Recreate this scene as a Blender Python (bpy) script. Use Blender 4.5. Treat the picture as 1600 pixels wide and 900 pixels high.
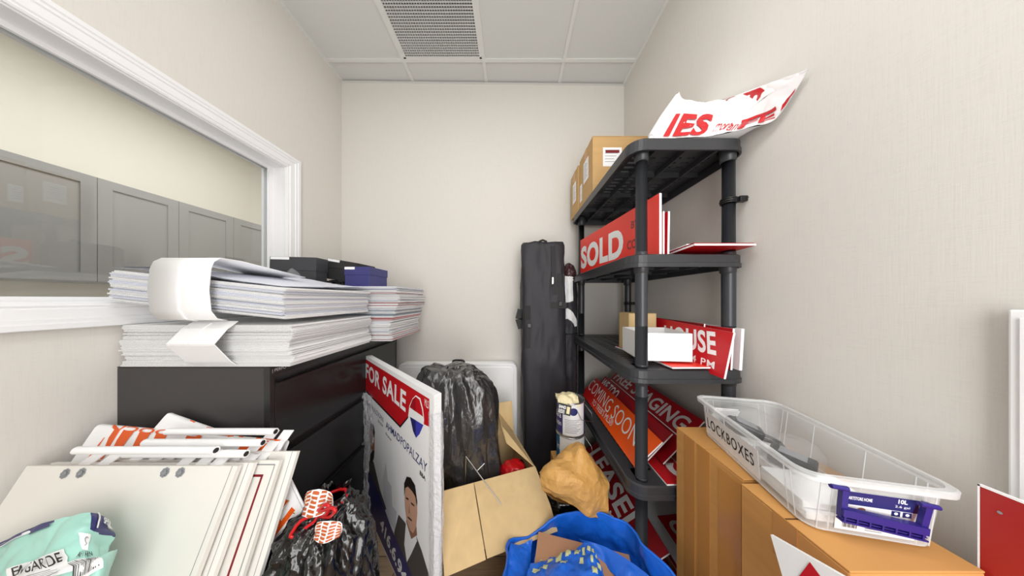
import bpy, bmesh, math, random
from mathutils import Vector as V, Matrix, noise
random.seed(7)
C = bpy.context.scene.collection
for o in list(bpy.data.objects): bpy.data.objects.remove(o)

# ------------------------------------------------------------------ camera, light, exposure
F, CX, CY, H = 355.0, 801.0, 467.0, 1.27        # focal length in px (1600 wide), vanishing point, eye height
cam = bpy.data.cameras.new('camera'); camo = bpy.data.objects.new('camera', cam); C.objects.link(camo)
camo.location = (0, 0, H); camo.rotation_euler = (math.pi/2, 0, 0)
cam.sensor_width = 36; cam.lens = 36*F/1600; cam.clip_start = 0.02; cam.clip_end = 50
cam.shift_x = -1/1600; cam.shift_y = 17/1600
sc = bpy.context.scene; sc.camera = camo
w = bpy.data.worlds.new('world'); sc.world = w; w.use_nodes = True
w.node_tree.nodes['Background'].inputs[0].default_value = (1, 1, 1, 1)
w.node_tree.nodes['Background'].inputs[1].default_value = 0.05
sc.view_settings.view_transform = 'Standard'; sc.view_settings.look = 'None'
sc.view_settings.gamma = 1; sc.view_settings.use_curve_mapping = False
sc.view_settings.exposure = 0.0
def area(name, loc, sx, sy, power, col=(.985, .99, 1)):
    l = bpy.data.lights.new(name, 'AREA'); l.shape = 'RECTANGLE'; l.size = sx; l.size_y = sy
    l.energy = power; l.color = col
    o = bpy.data.objects.new(name, l); C.objects.link(o); o.location = loc
    return o
CEIL = 3.08; YFRONT = -1.0
area('lamp_light', (-.525, .81, CEIL-.03), .56, .56, 2.2)
area('lamp_light', (.085, -.10, CEIL-.03), .56, 1.15, 13.2)
area('office_lamp_light', (-2.3, 1.5, CEIL-.05), .56, 2.4, 38)
d_ = area('front_fill_light', (.35, YFRONT+.02, 1.30), 1.0, 2.3, 40)        # added fill light at the closed front wall, for even frontal light
d_.rotation_euler = (math.pi/2, 0, 0)

# ------------------------------------------------------------------ materials
def lin(c):
    r = []
    for x in c:
        x /= 255.0
        r.append(x/12.92 if x <= .04045 else ((x+.055)/1.055)**2.4)
    return (r[0], r[1], r[2], 1)
def M(name, rgb, rough=.5, metal=0, bump=None, var=None, spec=.5, coat=0, stretch=(1, 1, 1)):
    m = bpy.data.materials.new(name); m.use_nodes = True
    nt = m.node_tree; b = nt.nodes['Principled BSDF']
    b.inputs['Base Color'].default_value = lin(rgb); b.inputs['Roughness'].default_value = rough
    b.inputs['Metallic'].default_value = metal; b.inputs['Specular IOR Level'].default_value = spec
    b.inputs['Coat Weight'].default_value = coat
    if bump or var:
        tc = nt.nodes.new('ShaderNodeTexCoord'); mp = nt.nodes.new('ShaderNodeMapping')
        mp.inputs['Scale'].default_value = stretch
        nt.links.new(tc.outputs['Object'], mp.inputs[0])
    if bump:
        n = nt.nodes.new('ShaderNodeTexNoise'); n.inputs['Scale'].default_value = bump[0]
        n.inputs['Detail'].default_value = 4
        nt.links.new(mp.outputs[0], n.inputs['Vector'])
        bp = nt.nodes.new('ShaderNodeBump'); bp.inputs['Strength'].default_value = bump[1]
        bp.inputs['Distance'].default_value = bump[2] if len(bump) > 2 else .002
        nt.links.new(n.outputs['Fac'], bp.inputs['Height']); nt.links.new(bp.outputs[0], b.inputs['Normal'])
    if var:
        n = nt.nodes.new('ShaderNodeTexNoise'); n.inputs['Scale'].default_value = var[0]; n.inputs['Detail'].default_value = 3
        nt.links.new(mp.outputs[0], n.inputs['Vector'])
        r = nt.nodes.new('ShaderNodeValToRGB'); c = lin(rgb); k = var[1]
        r.color_ramp.elements[0].position = .3; r.color_ramp.elements[1].position = .7
        r.color_ramp.elements[0].color = tuple(min(1, x*(1-k)) for x in c[:3])+(1,)
        r.color_ramp.elements[1].color = tuple(min(1, x*(1+k)) for x in c[:3])+(1,)
        nt.links.new(n.outputs['Fac'], r.inputs[0]); nt.links.new(r.outputs[0], b.inputs['Base Color'])
    return m
def film(name, rgb, fac, rough=.15, transmit=(1, 1, 1), bump=None):
    """see-through plastic: clear share + glossy plastic share"""
    m = M(name, rgb, rough, bump=bump); nt = m.node_tree
    b = nt.nodes['Principled BSDF']; out = nt.nodes['Material Output']
    t = nt.nodes.new('ShaderNodeBsdfTransparent'); t.inputs[0].default_value = (*transmit, 1)
    mx = nt.nodes.new('ShaderNodeMixShader'); mx.inputs[0].default_value = fac
    nt.links.new(t.outputs[0], mx.inputs[1]); nt.links.new(b.outputs[0], mx.inputs[2]); nt.links.new(mx.outputs[0], out.inputs[0])
    return m
def pane_mat():
    m = bpy.data.materials.new('window_glass'); m.use_nodes = True; nt = m.node_tree; nt.nodes.remove(nt.nodes['Principled BSDF'])
    t = nt.nodes.new('ShaderNodeBsdfTransparent'); t.inputs[0].default_value = (.95, .96, .96, 1)
    g = nt.nodes.new('ShaderNodeBsdfGlossy'); g.inputs['Roughness'].default_value = 0
    f = nt.nodes.new('ShaderNodeFresnel'); f.inputs[0].default_value = 1.52
    ge = nt.nodes.new('ShaderNodeNewGeometry'); ma = nt.nodes.new('ShaderNodeMath'); ma.operation = 'MULTIPLY_ADD'
    ma.inputs[1].default_value = 1/1.52-1.52; ma.inputs[2].default_value = 1.52
    nt.links.new(ge.outputs['Backfacing'], ma.inputs[0]); nt.links.new(ma.outputs[0], f.inputs[0])
    ml = nt.nodes.new('ShaderNodeMath'); ml.operation = 'MULTIPLY'; ml.inputs[1].default_value = 1.7
    mx = nt.nodes.new('ShaderNodeMixShader')
    nt.links.new(f.outputs[0], ml.inputs[0]); nt.links.new(ml.outputs[0], mx.inputs[0])
    nt.links.new(t.outputs[0], mx.inputs[1]); nt.links.new(g.outputs[0], mx.inputs[2])
    nt.links.new(mx.outputs[0], nt.nodes['Material Output'].inputs[0])
    return m
def emit(name, col, s):
    m = bpy.data.materials.new(name); m.use_nodes = True; b = m.node_tree.nodes['Principled BSDF']
    b.inputs['Emission Color'].default_value = (*col, 1); b.inputs['Emission Strength'].default_value = s
    return m
def floor_mat():
    m = M('floor_planks', (150, 128, 104), .45); nt = m.node_tree; b = nt.nodes['Principled BSDF']
    tc = nt.nodes.new('ShaderNodeTexCoord'); br = nt.nodes.new('ShaderNodeTexBrick')
    mp = nt.nodes.new('ShaderNodeMapping')
    br.inputs['Color1'].default_value = lin((158, 134, 108)); br.inputs['Color2'].default_value = lin((134, 112, 90))
    br.inputs['Mortar'].default_value = lin((70, 56, 44)); br.inputs['Scale'].default_value = 1
    br.inputs['Mortar Size'].default_value = .002; br.inputs['Brick Width'].default_value = 1.1; br.inputs['Row Height'].default_value = .16
    nt.links.new(tc.outputs['Object'], br.inputs['Vector'])
    n = nt.nodes.new('ShaderNodeTexNoise'); n.inputs['Scale'].default_value = 9; n.inputs['Detail'].default_value = 6
    mp.inputs['Scale'].default_value = (1, 14, 1); nt.links.new(tc.outputs['Object'], mp.inputs[0]); nt.links.new(mp.outputs[0], n.inputs['Vector'])
    mx = nt.nodes.new('ShaderNodeMixRGB'); mx.blend_type = 'OVERLAY'; mx.inputs[0].default_value = .45
    nt.links.new(br.outputs['Color'], mx.inputs[1]); nt.links.new(n.outputs['Fac'], mx.inputs[2]); nt.links.new(mx.outputs[0], b.inputs['Base Color'])
    return m
def wall_mat(name, rgb):
    m = M(name, rgb, .75); nt = m.node_tree; b = nt.nodes['Principled BSDF']
    tc = nt.nodes.new('ShaderNodeTexCoord'); hs = []
    for st in ((380, 380, 14), (30, 30, 420)):
        mp = nt.nodes.new('ShaderNodeMapping'); mp.inputs['Scale'].default_value = st
        n = nt.nodes.new('ShaderNodeTexNoise'); n.inputs['Scale'].default_value = 1; n.inputs['Detail'].default_value = 2
        nt.links.new(tc.outputs['Object'], mp.inputs[0]); nt.links.new(mp.outputs[0], n.inputs['Vector']); hs.append(n)
    ad = nt.nodes.new('ShaderNodeMath'); ad.operation = 'ADD'
    nt.links.new(hs[0].outputs['Fac'], ad.inputs[0]); nt.links.new(hs[1].outputs['Fac'], ad.inputs[1])
    bp = nt.nodes.new('ShaderNodeBump'); bp.inputs['Strength'].default_value = .15; bp.inputs['Distance'].default_value = .001
    nt.links.new(ad.outputs[0], bp.inputs['Height']); nt.links.new(bp.outputs[0], b.inputs['Normal'])
    r = nt.nodes.new('ShaderNodeValToRGB'); c = lin(rgb)
    r.color_ramp.elements[0].position = .7; r.color_ramp.elements[1].position = 1.3
    r.color_ramp.elements[0].color = tuple(x*.975 for x in c[:3])+(1,); r.color_ramp.elements[1].color = tuple(min(1, x*1.02) for x in c[:3])+(1,)
    dv = nt.nodes.new('ShaderNodeMath'); dv.operation = 'MULTIPLY'; dv.inputs[1].default_value = 1.0
    nt.links.new(ad.outputs[0], dv.inputs[0]); nt.links.new(dv.outputs[0], r.inputs[0]); nt.links.new(r.outputs[0], b.inputs['Base Color'])
    return m
WALL = wall_mat('linen_wall_covering', (222, 218, 211))
WALLP = M('office_wall_paint', (232, 226, 212), .8)
CEILM = M('ceiling_tile', (217, 218, 216), .9, bump=(180, .3, .001), var=(260, .03))
GRID = M('ceiling_grid_white', (226, 227, 224), .5)
TRIM = M('white_trim_paint', (243, 243, 244), .3)
GLASS = pane_mat()
FLOORM = floor_mat()
DARKM = M('dark_void', (14, 14, 14), .9)
GREYCAB = M('grey_cabinet_paint', (150, 149, 146), .4)
SHADEMET = M('shaded_cabinet_metal', (34, 33, 34), .28, spec=.5, bump=(500, .05, .0005))  # cabinet front, its shade put into the colour
LITMET = M('lit_cabinet_metal', (58, 55, 56), .42, bump=(500, .05, .0005))  # same cabinet metal, lighter on the body as if lit
PLASW = M('white_corrugated_plastic', (252, 252, 252), .4)
PLASG = M('cool_white_corrugated_plastic', (236, 239, 250), .4)
PLASP = M('pink_corrugated_plastic', (222, 176, 178), .4)
PLASR = M('red_edge_corrugated_plastic', (190, 70, 76), .4)
PLASB = M('blue_grey_corrugated_plastic', (150, 166, 182), .4)
WHITE = M('white_plastic', (250, 250, 250), .4)
OFFW = M('off_white_board', (232, 229, 222), .45, var=(6, .015))
OFFW2 = M('warm_white_board', (238, 236, 230), .45)
VINYL = M('white_vinyl', (249, 249, 249), .35, bump=(14, .15, .004))
ORANGE = M('orange_print', (232, 92, 16), .4)
RED = M('red_print', (196, 20, 30), .38)
BRED = M('bright_red_print', (244, 54, 38), .38)
DRED = M('dark_red_print', (160, 14, 28), .38)
MAROON = M('maroon_print', (124, 12, 26), .4)
GHOST = M('faded_grey_red_print', (140, 36, 34), .4)
TXTW = M('white_print', (246, 246, 246), .45)
TXTS = M('silver_print', (206, 200, 200), .4)
NAVY = M('navy_print', (38, 40, 104), .4)
BLUEP = M('blue_print', (64, 66, 180), .4)
BLACKP = M('black_print', (22, 22, 24), .45)
GREYP = M('grey_print', (140, 142, 146), .5)
LGREYP = M('light_grey_print', (214, 216, 220), .5)
SKIN = M('skin_tone_print', (206, 160, 134), .5)
SKIN2 = M('darker_skin_print', (150, 106, 84), .5)  # deeper skin tone of the print
HAIR = M('hair_print', (34, 26, 24), .5)
SUIT = M('suit_print', (76, 72, 70), .5)
CARD = M('cardboard', (198, 160, 106), .75, var=(5, .06), bump=(60, .08, .001), stretch=(1, 1, 6))
CARD2 = M('brown_cardboard', (206, 150, 84), .7, var=(5, .07), bump=(60, .08, .001), stretch=(1, 1, 6))
CARD3 = M('light_cardboard', (218, 188, 138), .75, var=(5, .05), bump=(60, .08, .001), stretch=(5, 5, 1))
TAPE = M('brown_packing_tape', (196, 138, 76), .2)
KRAFT = M('kraft_paper', (198, 150, 82), .5, var=(8, .08), bump=(40, .8, .006))
BAGBLK = M('black_bin_liner', (15, 15, 16), .15, spec=.8, bump=(26, .7, .008), stretch=(1, 1, .45))
BAGGRY = M('grey_black_bin_liner', (48, 48, 49), .17, spec=1.0, bump=(60, .8, .008), stretch=(1, 1, .5), coat=.5)
NYLON = M('black_nylon', (46, 45, 50), .55, bump=(400, .25, .001), spec=.4)
NYLOND = M('black_webbing', (20, 20, 21), .6, bump=(300, .3, .001))
SHELFM = M('black_shelf_plastic', (52, 53, 56), .38, bump=(240, .08, .0006))
POSTM = M('black_post_plastic', (52, 54, 59), .34)
BLKPL = M('black_plastic', (22, 22, 23), .35)
STEEL = M('steel_wire', (190, 190, 190), .3, 1)
TINMET = M('tin_metal', (196, 196, 194), .25, .9)
REDPL = M('red_plastic', (206, 24, 30), .3)
BLUEBAG = M('blue_woven_polypropylene', (30, 108, 222), .28, bump=(30, .5, .006), stretch=(1, 1, 1))
PALEG = M('pale_green_print', (206, 212, 160), .4)
MINT = M('mint_plastic', (168, 222, 208), .28, var=(7, .08), bump=(20, .3, .004))
LID_G = M('dark_grey_box_board', (62, 62, 66), .55)
LID_K = M('black_box_board', (46, 45, 45), .55)
LID_N = M('navy_box_board', (58, 58, 116), .5)
TUBM = film('clear_polypropylene', (245, 247, 247), .36, .22, (.97, .98, .98))
TUBR = film('clear_polypropylene_rim', (244, 246, 246), .48, .22, (.98, .98, .98))
WRAP = film('clear_stretch_wrap', (246, 246, 250), .38, .08, (.97, .97, .97), bump=(70, 1.0, .012))
BUBBLE = film('bubble_wrap', (240, 240, 240), .11, .15, (.96, .96, .96), bump=(90, 1.0, .004))
HNAVY = M('navy_handle_plastic', (44, 34, 120), .35)
PAINTW = M('paint_can_label_white', (238, 238, 238), .35)
PAINTN = M('paint_can_label_navy', (42, 44, 104), .35)
PAINTB = M('paint_can_label_blue', (30, 92, 136), .35)
CREAM = M('cream_cloth', (232, 218, 176), .7, bump=(40, .6, .004))
LAMPE = emit('lamp_diffuser', (1, .99, .98), 1.0)
def ramp_mat():
    m = M('red_to_orange_print', (230, 60, 20), .38); nt = m.node_tree; b = nt.nodes['Principled BSDF']
    tc = nt.nodes.new('ShaderNodeTexCoord'); sp = nt.nodes.new('ShaderNodeSeparateXYZ'); r = nt.nodes.new('ShaderNodeValToRGB')
    r.color_ramp.elements[0].color = lin((250, 92, 18)); r.color_ramp.elements[1].color = lin((208, 24, 22))
    r.color_ramp.elements[0].position = .35; r.color_ramp.elements[1].position = .8
    nt.links.new(tc.outputs['Generated'], sp.inputs[0]); nt.links.new(sp.outputs['Y'], r.inputs[0]); nt.links.new(r.outputs[0], b.inputs['Base Color'])
    return m
REDORANGE = ramp_mat()

# ------------------------------------------------------------------ helpers
def at(x, y, Y): return V(((x-CX)*Y/F, Y, H-(y-CY)*Y/F))         # a photo position at a known distance
def atz(x, y, z):
    Y = (H-z)*F/(y-CY); return V(((x-CX)*Y/F, Y, z))
WL = {}
def thing(name, label, cat, loc=(0, 0, 0), group=None):
    o = bpy.data.objects.new(name, None); C.objects.link(o); o.location = loc; o.empty_display_size = .05
    WL[o] = V(loc); return tag(o, label, cat, group)
def tag(o, label, cat, group=None):
    o['label'] = label; o['category'] = cat
    if group: o['group'] = group
    return o
def dup(root, label=None, group=None):
    r = root.copy(); C.objects.link(r)
    if label: r['label'] = label
    if group: r['group'] = group
    for ch in list(root.children):
        c = ch.copy(); C.objects.link(c); c.parent = r
        for g in list(ch.children):
            d = g.copy(); C.objects.link(d); d.parent = c
    return r
_tc = {}
def text_geo(s, bold=0.0, space=1.0, shear=0.0):
    k = (s, bold, space, shear)
    if k in _tc: return _tc[k]
    cu = bpy.data.curves.new('lettering', 'FONT'); cu.body = s; cu.size = 1; cu.offset = bold; cu.resolution_u = 4
    cu.space_character = space; cu.shear = shear
    ob = bpy.data.objects.new('lettering', cu); C.objects.link(ob)
    me = bpy.data.meshes.new_from_object(ob.evaluated_get(bpy.context.evaluated_depsgraph_get()))
    vs = [v.co.copy() for v in me.vertices]; fs = [tuple(p.vertices) for p in me.polygons]
    bpy.data.objects.remove(ob); bpy.data.curves.remove(cu); bpy.data.meshes.remove(me)
    x0 = min(v.x for v in vs); x1 = max(v.x for v in vs); y0 = min(v.y for v in vs); y1 = max(v.y for v in vs)
    vs = [((v.x-x0)/(x1-x0), (v.y-y0)/(y1-y0)) for v in vs]
    _tc[k] = (vs, fs); return vs, fs
class Pl:                                                        # a flat face: corner O, unit axes u (reading direction) and v (up the print)
    def __init__(s, O, u, v):
        s.O = V(O); s.u = V(u).normalized(); v = V(v); s.v = (v-s.u*v.dot(s.u)).normalized(); s.n = s.u.cross(s.v)
    def pt(s, a, b, lift=0): return s.O+s.u*a+s.v*b+s.n*lift
    def px(s, x, y):
        d = V(((x-CX)/F, 1, -(y-CY)/F)); c = V((0, 0, H)); t = (s.O-c).dot(s.n)/d.dot(s.n); p = c+d*t-s.O
        return p.dot(s.u), p.dot(s.v)
class MB:
    def __init__(s): s.v = []; s.f = []; s.m = []; s.s = []
    def add(s, vs, fs, mat=0, smooth=False):
        b = len(s.v); s.v += [V(x) for x in vs]
        for f in fs: s.f.append(tuple(i+b for i in f)); s.m.append(mat); s.s.append(smooth)
        return s
    def box(s, c, size, mat=0, bev=0, R=None, seg=2):
        bm = bmesh.new(); bmesh.ops.create_cube(bm, size=1); bmesh.ops.scale(bm, vec=V(size), verts=bm.verts)
        if bev: bmesh.ops.bevel(bm, geom=bm.edges[:], offset=bev, segments=seg, profile=.5, affect='EDGES')
        bm.verts.index_update(); c = V(c)
        vs = [(R @ v.co if R else v.co)+c for v in bm.verts]; fs = [[v.index for v in f.verts] for f in bm.faces]
        bm.free(); return s.add(vs, fs, mat)
    def b2(s, a, b, mat=0, bev=0):                               # box between two corners
        a = V(a); b = V(b); return s.box((a+b)/2, [abs(x) for x in (b-a)], mat, bev)
    def slab(s, pl, w, h, t, front=0, edge=0, back=None):        # board whose front is pl
        q = [pl.pt(0, 0), pl.pt(w, 0), pl.pt(w, h), pl.pt(0, h)]; r = [p-pl.n*t for p in q]
        s.add(q, [(0, 1, 2, 3)], front); s.add(r, [(3, 2, 1, 0)], edge if back is None else back)
        s.add(q+r, [(0, 4, 5, 1), (1, 5, 6, 2), (2, 6, 7, 3), (3, 7, 4, 0)], edge); return s
    def poly(s, pl, pts, mat, lift=.0005):
        return s.add([pl.pt(a, b, lift) for a, b in pts], [tuple(range(len(pts)))], mat)
    def ppx(s, pl, pts, mat, lift=.0005): 
        q = [pl.px(*p) for p in pts]
        ar = sum(q[i][0]*q[(i+1) % len(q)][1]-q[(i+1) % len(q)][0]*q[i][1] for i in range(len(q)))
        return s.poly(pl, q if ar > 0 else q[::-1], mat, lift)
    def rect(s, pl, a0, b0, a1, b1, mat, lift=.0005): return s.poly(pl, [(a0, b0), (a1, b0), (a1, b1), (a0, b1)], mat, lift)
    def ell(s, pl, a, b, ra, rb, mat, lift=.0005, n=20):
        return s.poly(pl, [(a+ra*math.cos(2*math.pi*i/n), b+rb*math.sin(2*math.pi*i/n)) for i in range(n)], mat, lift)
    def text(s, pl, t, a0, b0, a1, b1, mat, lift=.0006, bold=0.0, rot=False, space=1.0, shear=0.0):
        vs, fs = text_geo(t, bold, space, shear)
        if rot: vs = [(1-x, 1-y) for x, y in vs]
        return s.add([pl.pt(a0+(a1-a0)*x, b0+(b1-b0)*y, lift) for x, y in vs], fs, mat)
    def tpx(s, pl, t, bl, br, tl, mat, lift=.0006, bold=0.0, space=1.0):
        vs, fs = text_geo(t, bold, space); o = V((*pl.px(*bl), 0)); e = V((*pl.px(*br), 0))-o; g = V((*pl.px(*tl), 0))-o
        return s.add([pl.pt(*(o+e*x+g*y)[:2], lift) for x, y in vs], fs, mat)
    def tube(s, pts, r, n=8, mat=0, closed=False, smooth=True):
        pts = [V(p) for p in pts]; m = len(pts); rings = []; ref = None
        for i, p in enumerate(pts):
            a = pts[(i-1) % m] if (closed or i) else p; b = pts[(i+1) % m] if (closed or i < m-1) else p
            t = (b-a).normalized()
            if ref is None: ref = t.orthogonal().normalized()
            ref = (ref-t*ref.dot(t)).normalized(); q = t.cross(ref)
            rr = r[i] if isinstance(r, (list, tuple)) else r
            rings.append([p+(ref*math.cos(2*math.pi*k/n)+q*math.sin(2*math.pi*k/n))*rr for k in range(n)])
        vs = [x for ring in rings for x in ring]; fs = []
        for i in range(m if closed else m-1):
            j = (i+1) % m
            for k in range(n): fs.append((i*n+k, i*n+(k+1) % n, j*n+(k+1) % n, j*n+k))
        s.add(vs, fs, mat, smooth)
        if not closed: s.add(rings[0], [tuple(range(n))[::-1]], mat); s.add(rings[-1], [tuple(range(n))], mat)
        return s
    def lathe(s, prof, c, n=32, mat=0, smooth=True):             # prof: (radius, z)
        c = V(c); vs = []; fs = []
        for r, z in prof: vs += [c+V((r*math.cos(2*math.pi*k/n), r*math.sin(2*math.pi*k/n), z)) for k in range(n)]
        for i in range(len(prof)-1):
            for k in range(n): fs.append((i*n+k, i*n+(k+1) % n, (i+1)*n+(k+1) % n, (i+1)*n+k))
        return s.add(vs, fs, mat, smooth)
    def disc(s, c, r, mat=0, n=32, z=0): 
        return s.add([V(c)+V((r*math.cos(2*math.pi*k/n), r*math.sin(2*math.pi*k/n), z)) for k in range(n)], [tuple(range(n))], mat)
    def sweep(s, prof, x0, x1, mat=0, axis=0, thick=.0012, smooth=False):   # (y,z) path swept along x, with thickness
        n = len(prof); up = []
        for i in range(n):
            a = V(prof[max(i-1, 0)]); b = V(prof[min(i+1, n-1)]); t = (b-a).normalized(); up.append(V((-t.y, t.x))*thick)
        A = [V((x0, p[0], p[1])) for p in prof]; B = [V((x1, p[0], p[1])) for p in prof]
        A2 = [V((x0, p[0]+u.x, p[1]+u.y)) for p, u in zip(prof, up)]; B2 = [V((x1, p[0]+u.x, p[1]+u.y)) for p, u in zip(prof, up)]
        vs = A+B+A2+B2; fs = []
        for i in range(n-1):
            fs += [(i, i+1, n+i+1, n+i), (2*n+i, 3*n+i, 3*n+i+1, 2*n+i+1), (i, 2*n+i, 2*n+i+1, i+1), (n+i, n+i+1, 3*n+i+1, 3*n+i)]
        fs += [(0, n, 3*n, 2*n), (n-1, 3*n-1, 4*n-1, 2*n-1)]
        return s.add(vs, fs, mat, smooth)
    def surf(s, S, nu, nv, mat=0, smooth=True, thick=0, closed=False, pick=None):
        vs = [S(i/nu, j/nv) for j in range(nv+1) for i in range(nu+1)]; W = nu+1; fs = []; ms = []
        for j in range(nv):
            for i in range(nu):
                fs.append((j*W+i, j*W+i+1, (j+1)*W+i+1, (j+1)*W+i)); ms.append(pick((i+.5)/nu, (j+.5)/nv) if pick else mat)
        b = len(s.v); s.v += vs
        for f, m_ in zip(fs, ms): s.f.append(tuple(i+b for i in f)); s.m.append(m_); s.s.append(smooth)
        return s
    def tsurf(s, S, t, u0, v0, u1, v1, mat, lift=.0015, bold=0.0, rot=False):   # lettering that follows a soft surface
        vs, fs = text_geo(t, bold); e = .004; out = []
        if rot: vs = [(1-x, 1-y) for x, y in vs]
        for x, y in vs: out.append(lifted(S, u0+(u1-u0)*x, v0+(v1-v0)*y, lift))
        return s.add(out, fs, mat)
    def psurf(s, S, u0, v0, u1, v1, mat, lift=.0012, n=8):
        return s.surf(lambda a, b: lifted(S, u0+(u1-u0)*a, v0+(v1-v0)*b, lift), n, n, mat)
    def build(s, name, mats, parent=None, loc=None):
        me = bpy.data.meshes.new(name); org = WL[parent] if parent is not None else V(loc if loc is not None else (0, 0, 0))
        me.from_pydata([tuple(v-org) for v in s.v], [], s.f)
        for m in (mats if isinstance(mats, (list, tuple)) else [mats]): me.materials.append(m)
        me.polygons.foreach_set('material_index', s.m); me.polygons.foreach_set('use_smooth', s.s); me.update()
        o = bpy.data.objects.new(name, me); C.objects.link(o); WL[o] = org
        if parent is not None: o.parent = parent
        else: o.location = org
        return o
def lifted(S, u, v, lift):
    e = .006; p = S(u, v); a = S(min(u+e, 1), v)-S(max(u-e, 0), v); b = S(u, min(v+e, 1))-S(u, max(v-e, 0)); n = a.cross(b)
    if n.length < 1e-12: return p
    n.normalize()
    if n.dot(V((0, 0, H))-p) < 0: n = -n
    return p+n*lift
def struct(o): o['kind'] = 'structure'; return o
def crump(p, scale, amp, seed=0, octv=3):
    s = 0; q = V(p)*scale+V((seed*3.1, seed*1.7, seed*5.3))
    for k in range(octv): s += amp*(.6-2*abs(noise.noise(q))); q = q*2.07+V((1.3, 7.1, 2.9)); amp *= .5
    return s
def cr(p0, p1, p2, p3, t): return .5*((2*p1)+(p2-p0)*t+(2*p0-5*p1+4*p2-p3)*t*t+(3*p1-p0-3*p2+p3)*t*t*t)
def patch(ctrl, amp=0, scale=10, seed=0, octv=3, aniso=(1, 1, 1), pin=0):
    R = len(ctrl); K = len(ctrl[0])
    def base(u, v):
        x = min(max(u, 0), 1)*(K-1); i = min(int(x), K-2); tx = x-i; y = min(max(v, 0), 1)*(R-1); j = min(int(y), R-2); ty = y-j
        rows = []
        for jj in (j-1, j, j+1, j+2):
            jj = min(max(jj, 0), R-1); r = ctrl[jj]
            rows.append(cr(r[max(i-1, 0)], r[i], r[i+1], r[min(i+2, K-1)], tx))
        return cr(*rows, ty)
    if not amp: return base
    def S(u, v):
        p = base(u, v); e = .01; a = base(min(u+e, 1), v)-base(max(u-e, 0), v); b = base(u, min(v+e, 1))-base(u, max(v-e, 0)); n = a.cross(b)
        if n.length < 1e-12: return p
        return p+n.normalized()*crump(V((p.x*aniso[0], p.y*aniso[1], p.z*aniso[2])), scale, amp, seed, octv)
    return S
def loft(rings, amp=0, scale=8, seed=0, pleat=(0, 0), sq=2.0, octv=3, aniso=(1, 1, 1)):   # rings: (cx,cy,z,rx,ry) bottom to top -> S(u around, v up)
    rr = [[V(r[:3]), V((r[3], r[4], 0))] for r in rings]; R = len(rr)
    def S(u, v):
        y = min(max(v, 0), 1)*(R-1); j = min(int(y), R-2); t = y-j
        g = [min(max(k, 0), R-1) for k in (j-1, j, j+1, j+2)]
        c = cr(*[rr[k][0] for k in g], t); rad = cr(*[rr[k][1] for k in g], t); a = 2*math.pi*u
        ca, sa = math.cos(a), math.sin(a); k = (abs(ca)**sq+abs(sa)**sq)**(-1/sq)
        d = V((ca*k*max(rad.x, .0005), sa*k*max(rad.y, .0005), 0)); p = c+d
        if amp or pleat[0]:
            q = V((p.x*aniso[0], p.y*aniso[1], p.z*aniso[2])); dd = crump(q, scale, amp, seed, octv) if amp else 0
            if pleat[0]: dd += pleat[1]*math.sin(a*pleat[0]+3*noise.noise(p*5))*(.4+noise.noise(p*9+V((seed, 0, 0))))
            f = min(1, max(rad.x, rad.y)/.04); p = p+d.normalized()*dd*f; p.z += .6*dd*f
        return p
    return S

# ------------------------------------------------------------------ room shell
XL, XR, YB, YF = -1.43, .946, 1.915, -1.0
SL = .012                                                        # the back wall runs a touch out of square
def yb(x): return 1.901+(x-XL)*SL
struct(MB().b2((XL-.14, YF-.1, -.06), (XR+.1, YB+.2, 0)).build('floor', FLOORM, loc=(0, 0, 0)))
m = MB(); m.add([(XL-.14, yb(XL-.14), 0), (XR+.1, yb(XR+.1), 0), (XR+.1, yb(XR+.1)+.1, 0), (XL-.14, yb(XL-.14)+.1, 0),
                 (XL-.14, yb(XL-.14), CEIL+.3), (XR+.1, yb(XR+.1), CEIL+.3), (XR+.1, yb(XR+.1)+.1, CEIL+.3), (XL-.14, yb(XL-.14)+.1, CEIL+.3)],
                [(0, 1, 5, 4), (2, 3, 7, 6), (1, 2, 6, 5), (3, 0, 4, 7), (0, 3, 2, 1), (4, 5, 6, 7)])
struct(m.build('wall_back', WALL))
struct(MB().b2((XR, YF-.1, 0), (XR+.1, YB+.2, CEIL+.3)).build('wall_right', WALL))
struct(MB().b2((XL-.14, YF-.1, 0), (XR+.1, YF, CEIL+.3)).build('wall_front', WALL))
WY0, WY1, WZ0, WZ1 = -.55, 1.43, 1.255, 2.10                     # rough opening
m = MB(); a, b = XL-.14, XL
m.b2((a, YF, 0), (b, YB+.1, WZ0)); m.b2((a, YF, WZ1), (b, YB+.1, CEIL+.3))
m.b2((a, WY1, WZ0), (b, YB+.1, WZ1)); m.b2((a, YF, WZ0), (b, WY0, WZ1))
struct(m.build('wall_left', WALL))
# interior window: casing, jamb, pane
win = bpy.data.objects.new('window_1', None); C.objects.link(win); win.location = (XL, WY1, WZ0); WL[win] = V((XL, WY1, WZ0)); struct(win)
def casing(o0, o1, i0, i1, prof):                                # mitred moulding round the opening, prof: (fraction outward, protrusion)
    m = MB(); 
    def ring(f, d): 
        return [V((XL+d, o0[0]+(i0[0]-o0[0])*(1-f), o0[1]+(i0[1]-o0[1])*(1-f))), V((XL+d, o1[0]+(i1[0]-o1[0])*(1-f), o0[1]+(i0[1]-o0[1])*(1-f))),
                V((XL+d, o1[0]+(i1[0]-o1[0])*(1-f), o1[1]+(i1[1]-o1[1])*(1-f))), V((XL+d, o0[0]+(i0[0]-o0[0])*(1-f), o1[1]+(i1[1]-o1[1])*(1-f)))]
    rs = [ring(*p) for p in prof]
    for A, B in zip(rs, rs[1:]):
        m.add(A+B, [(0, 1, 5, 4), (1, 2, 6, 5), (2, 3, 7, 6), (3, 0, 4, 7)])
    return m
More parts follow.
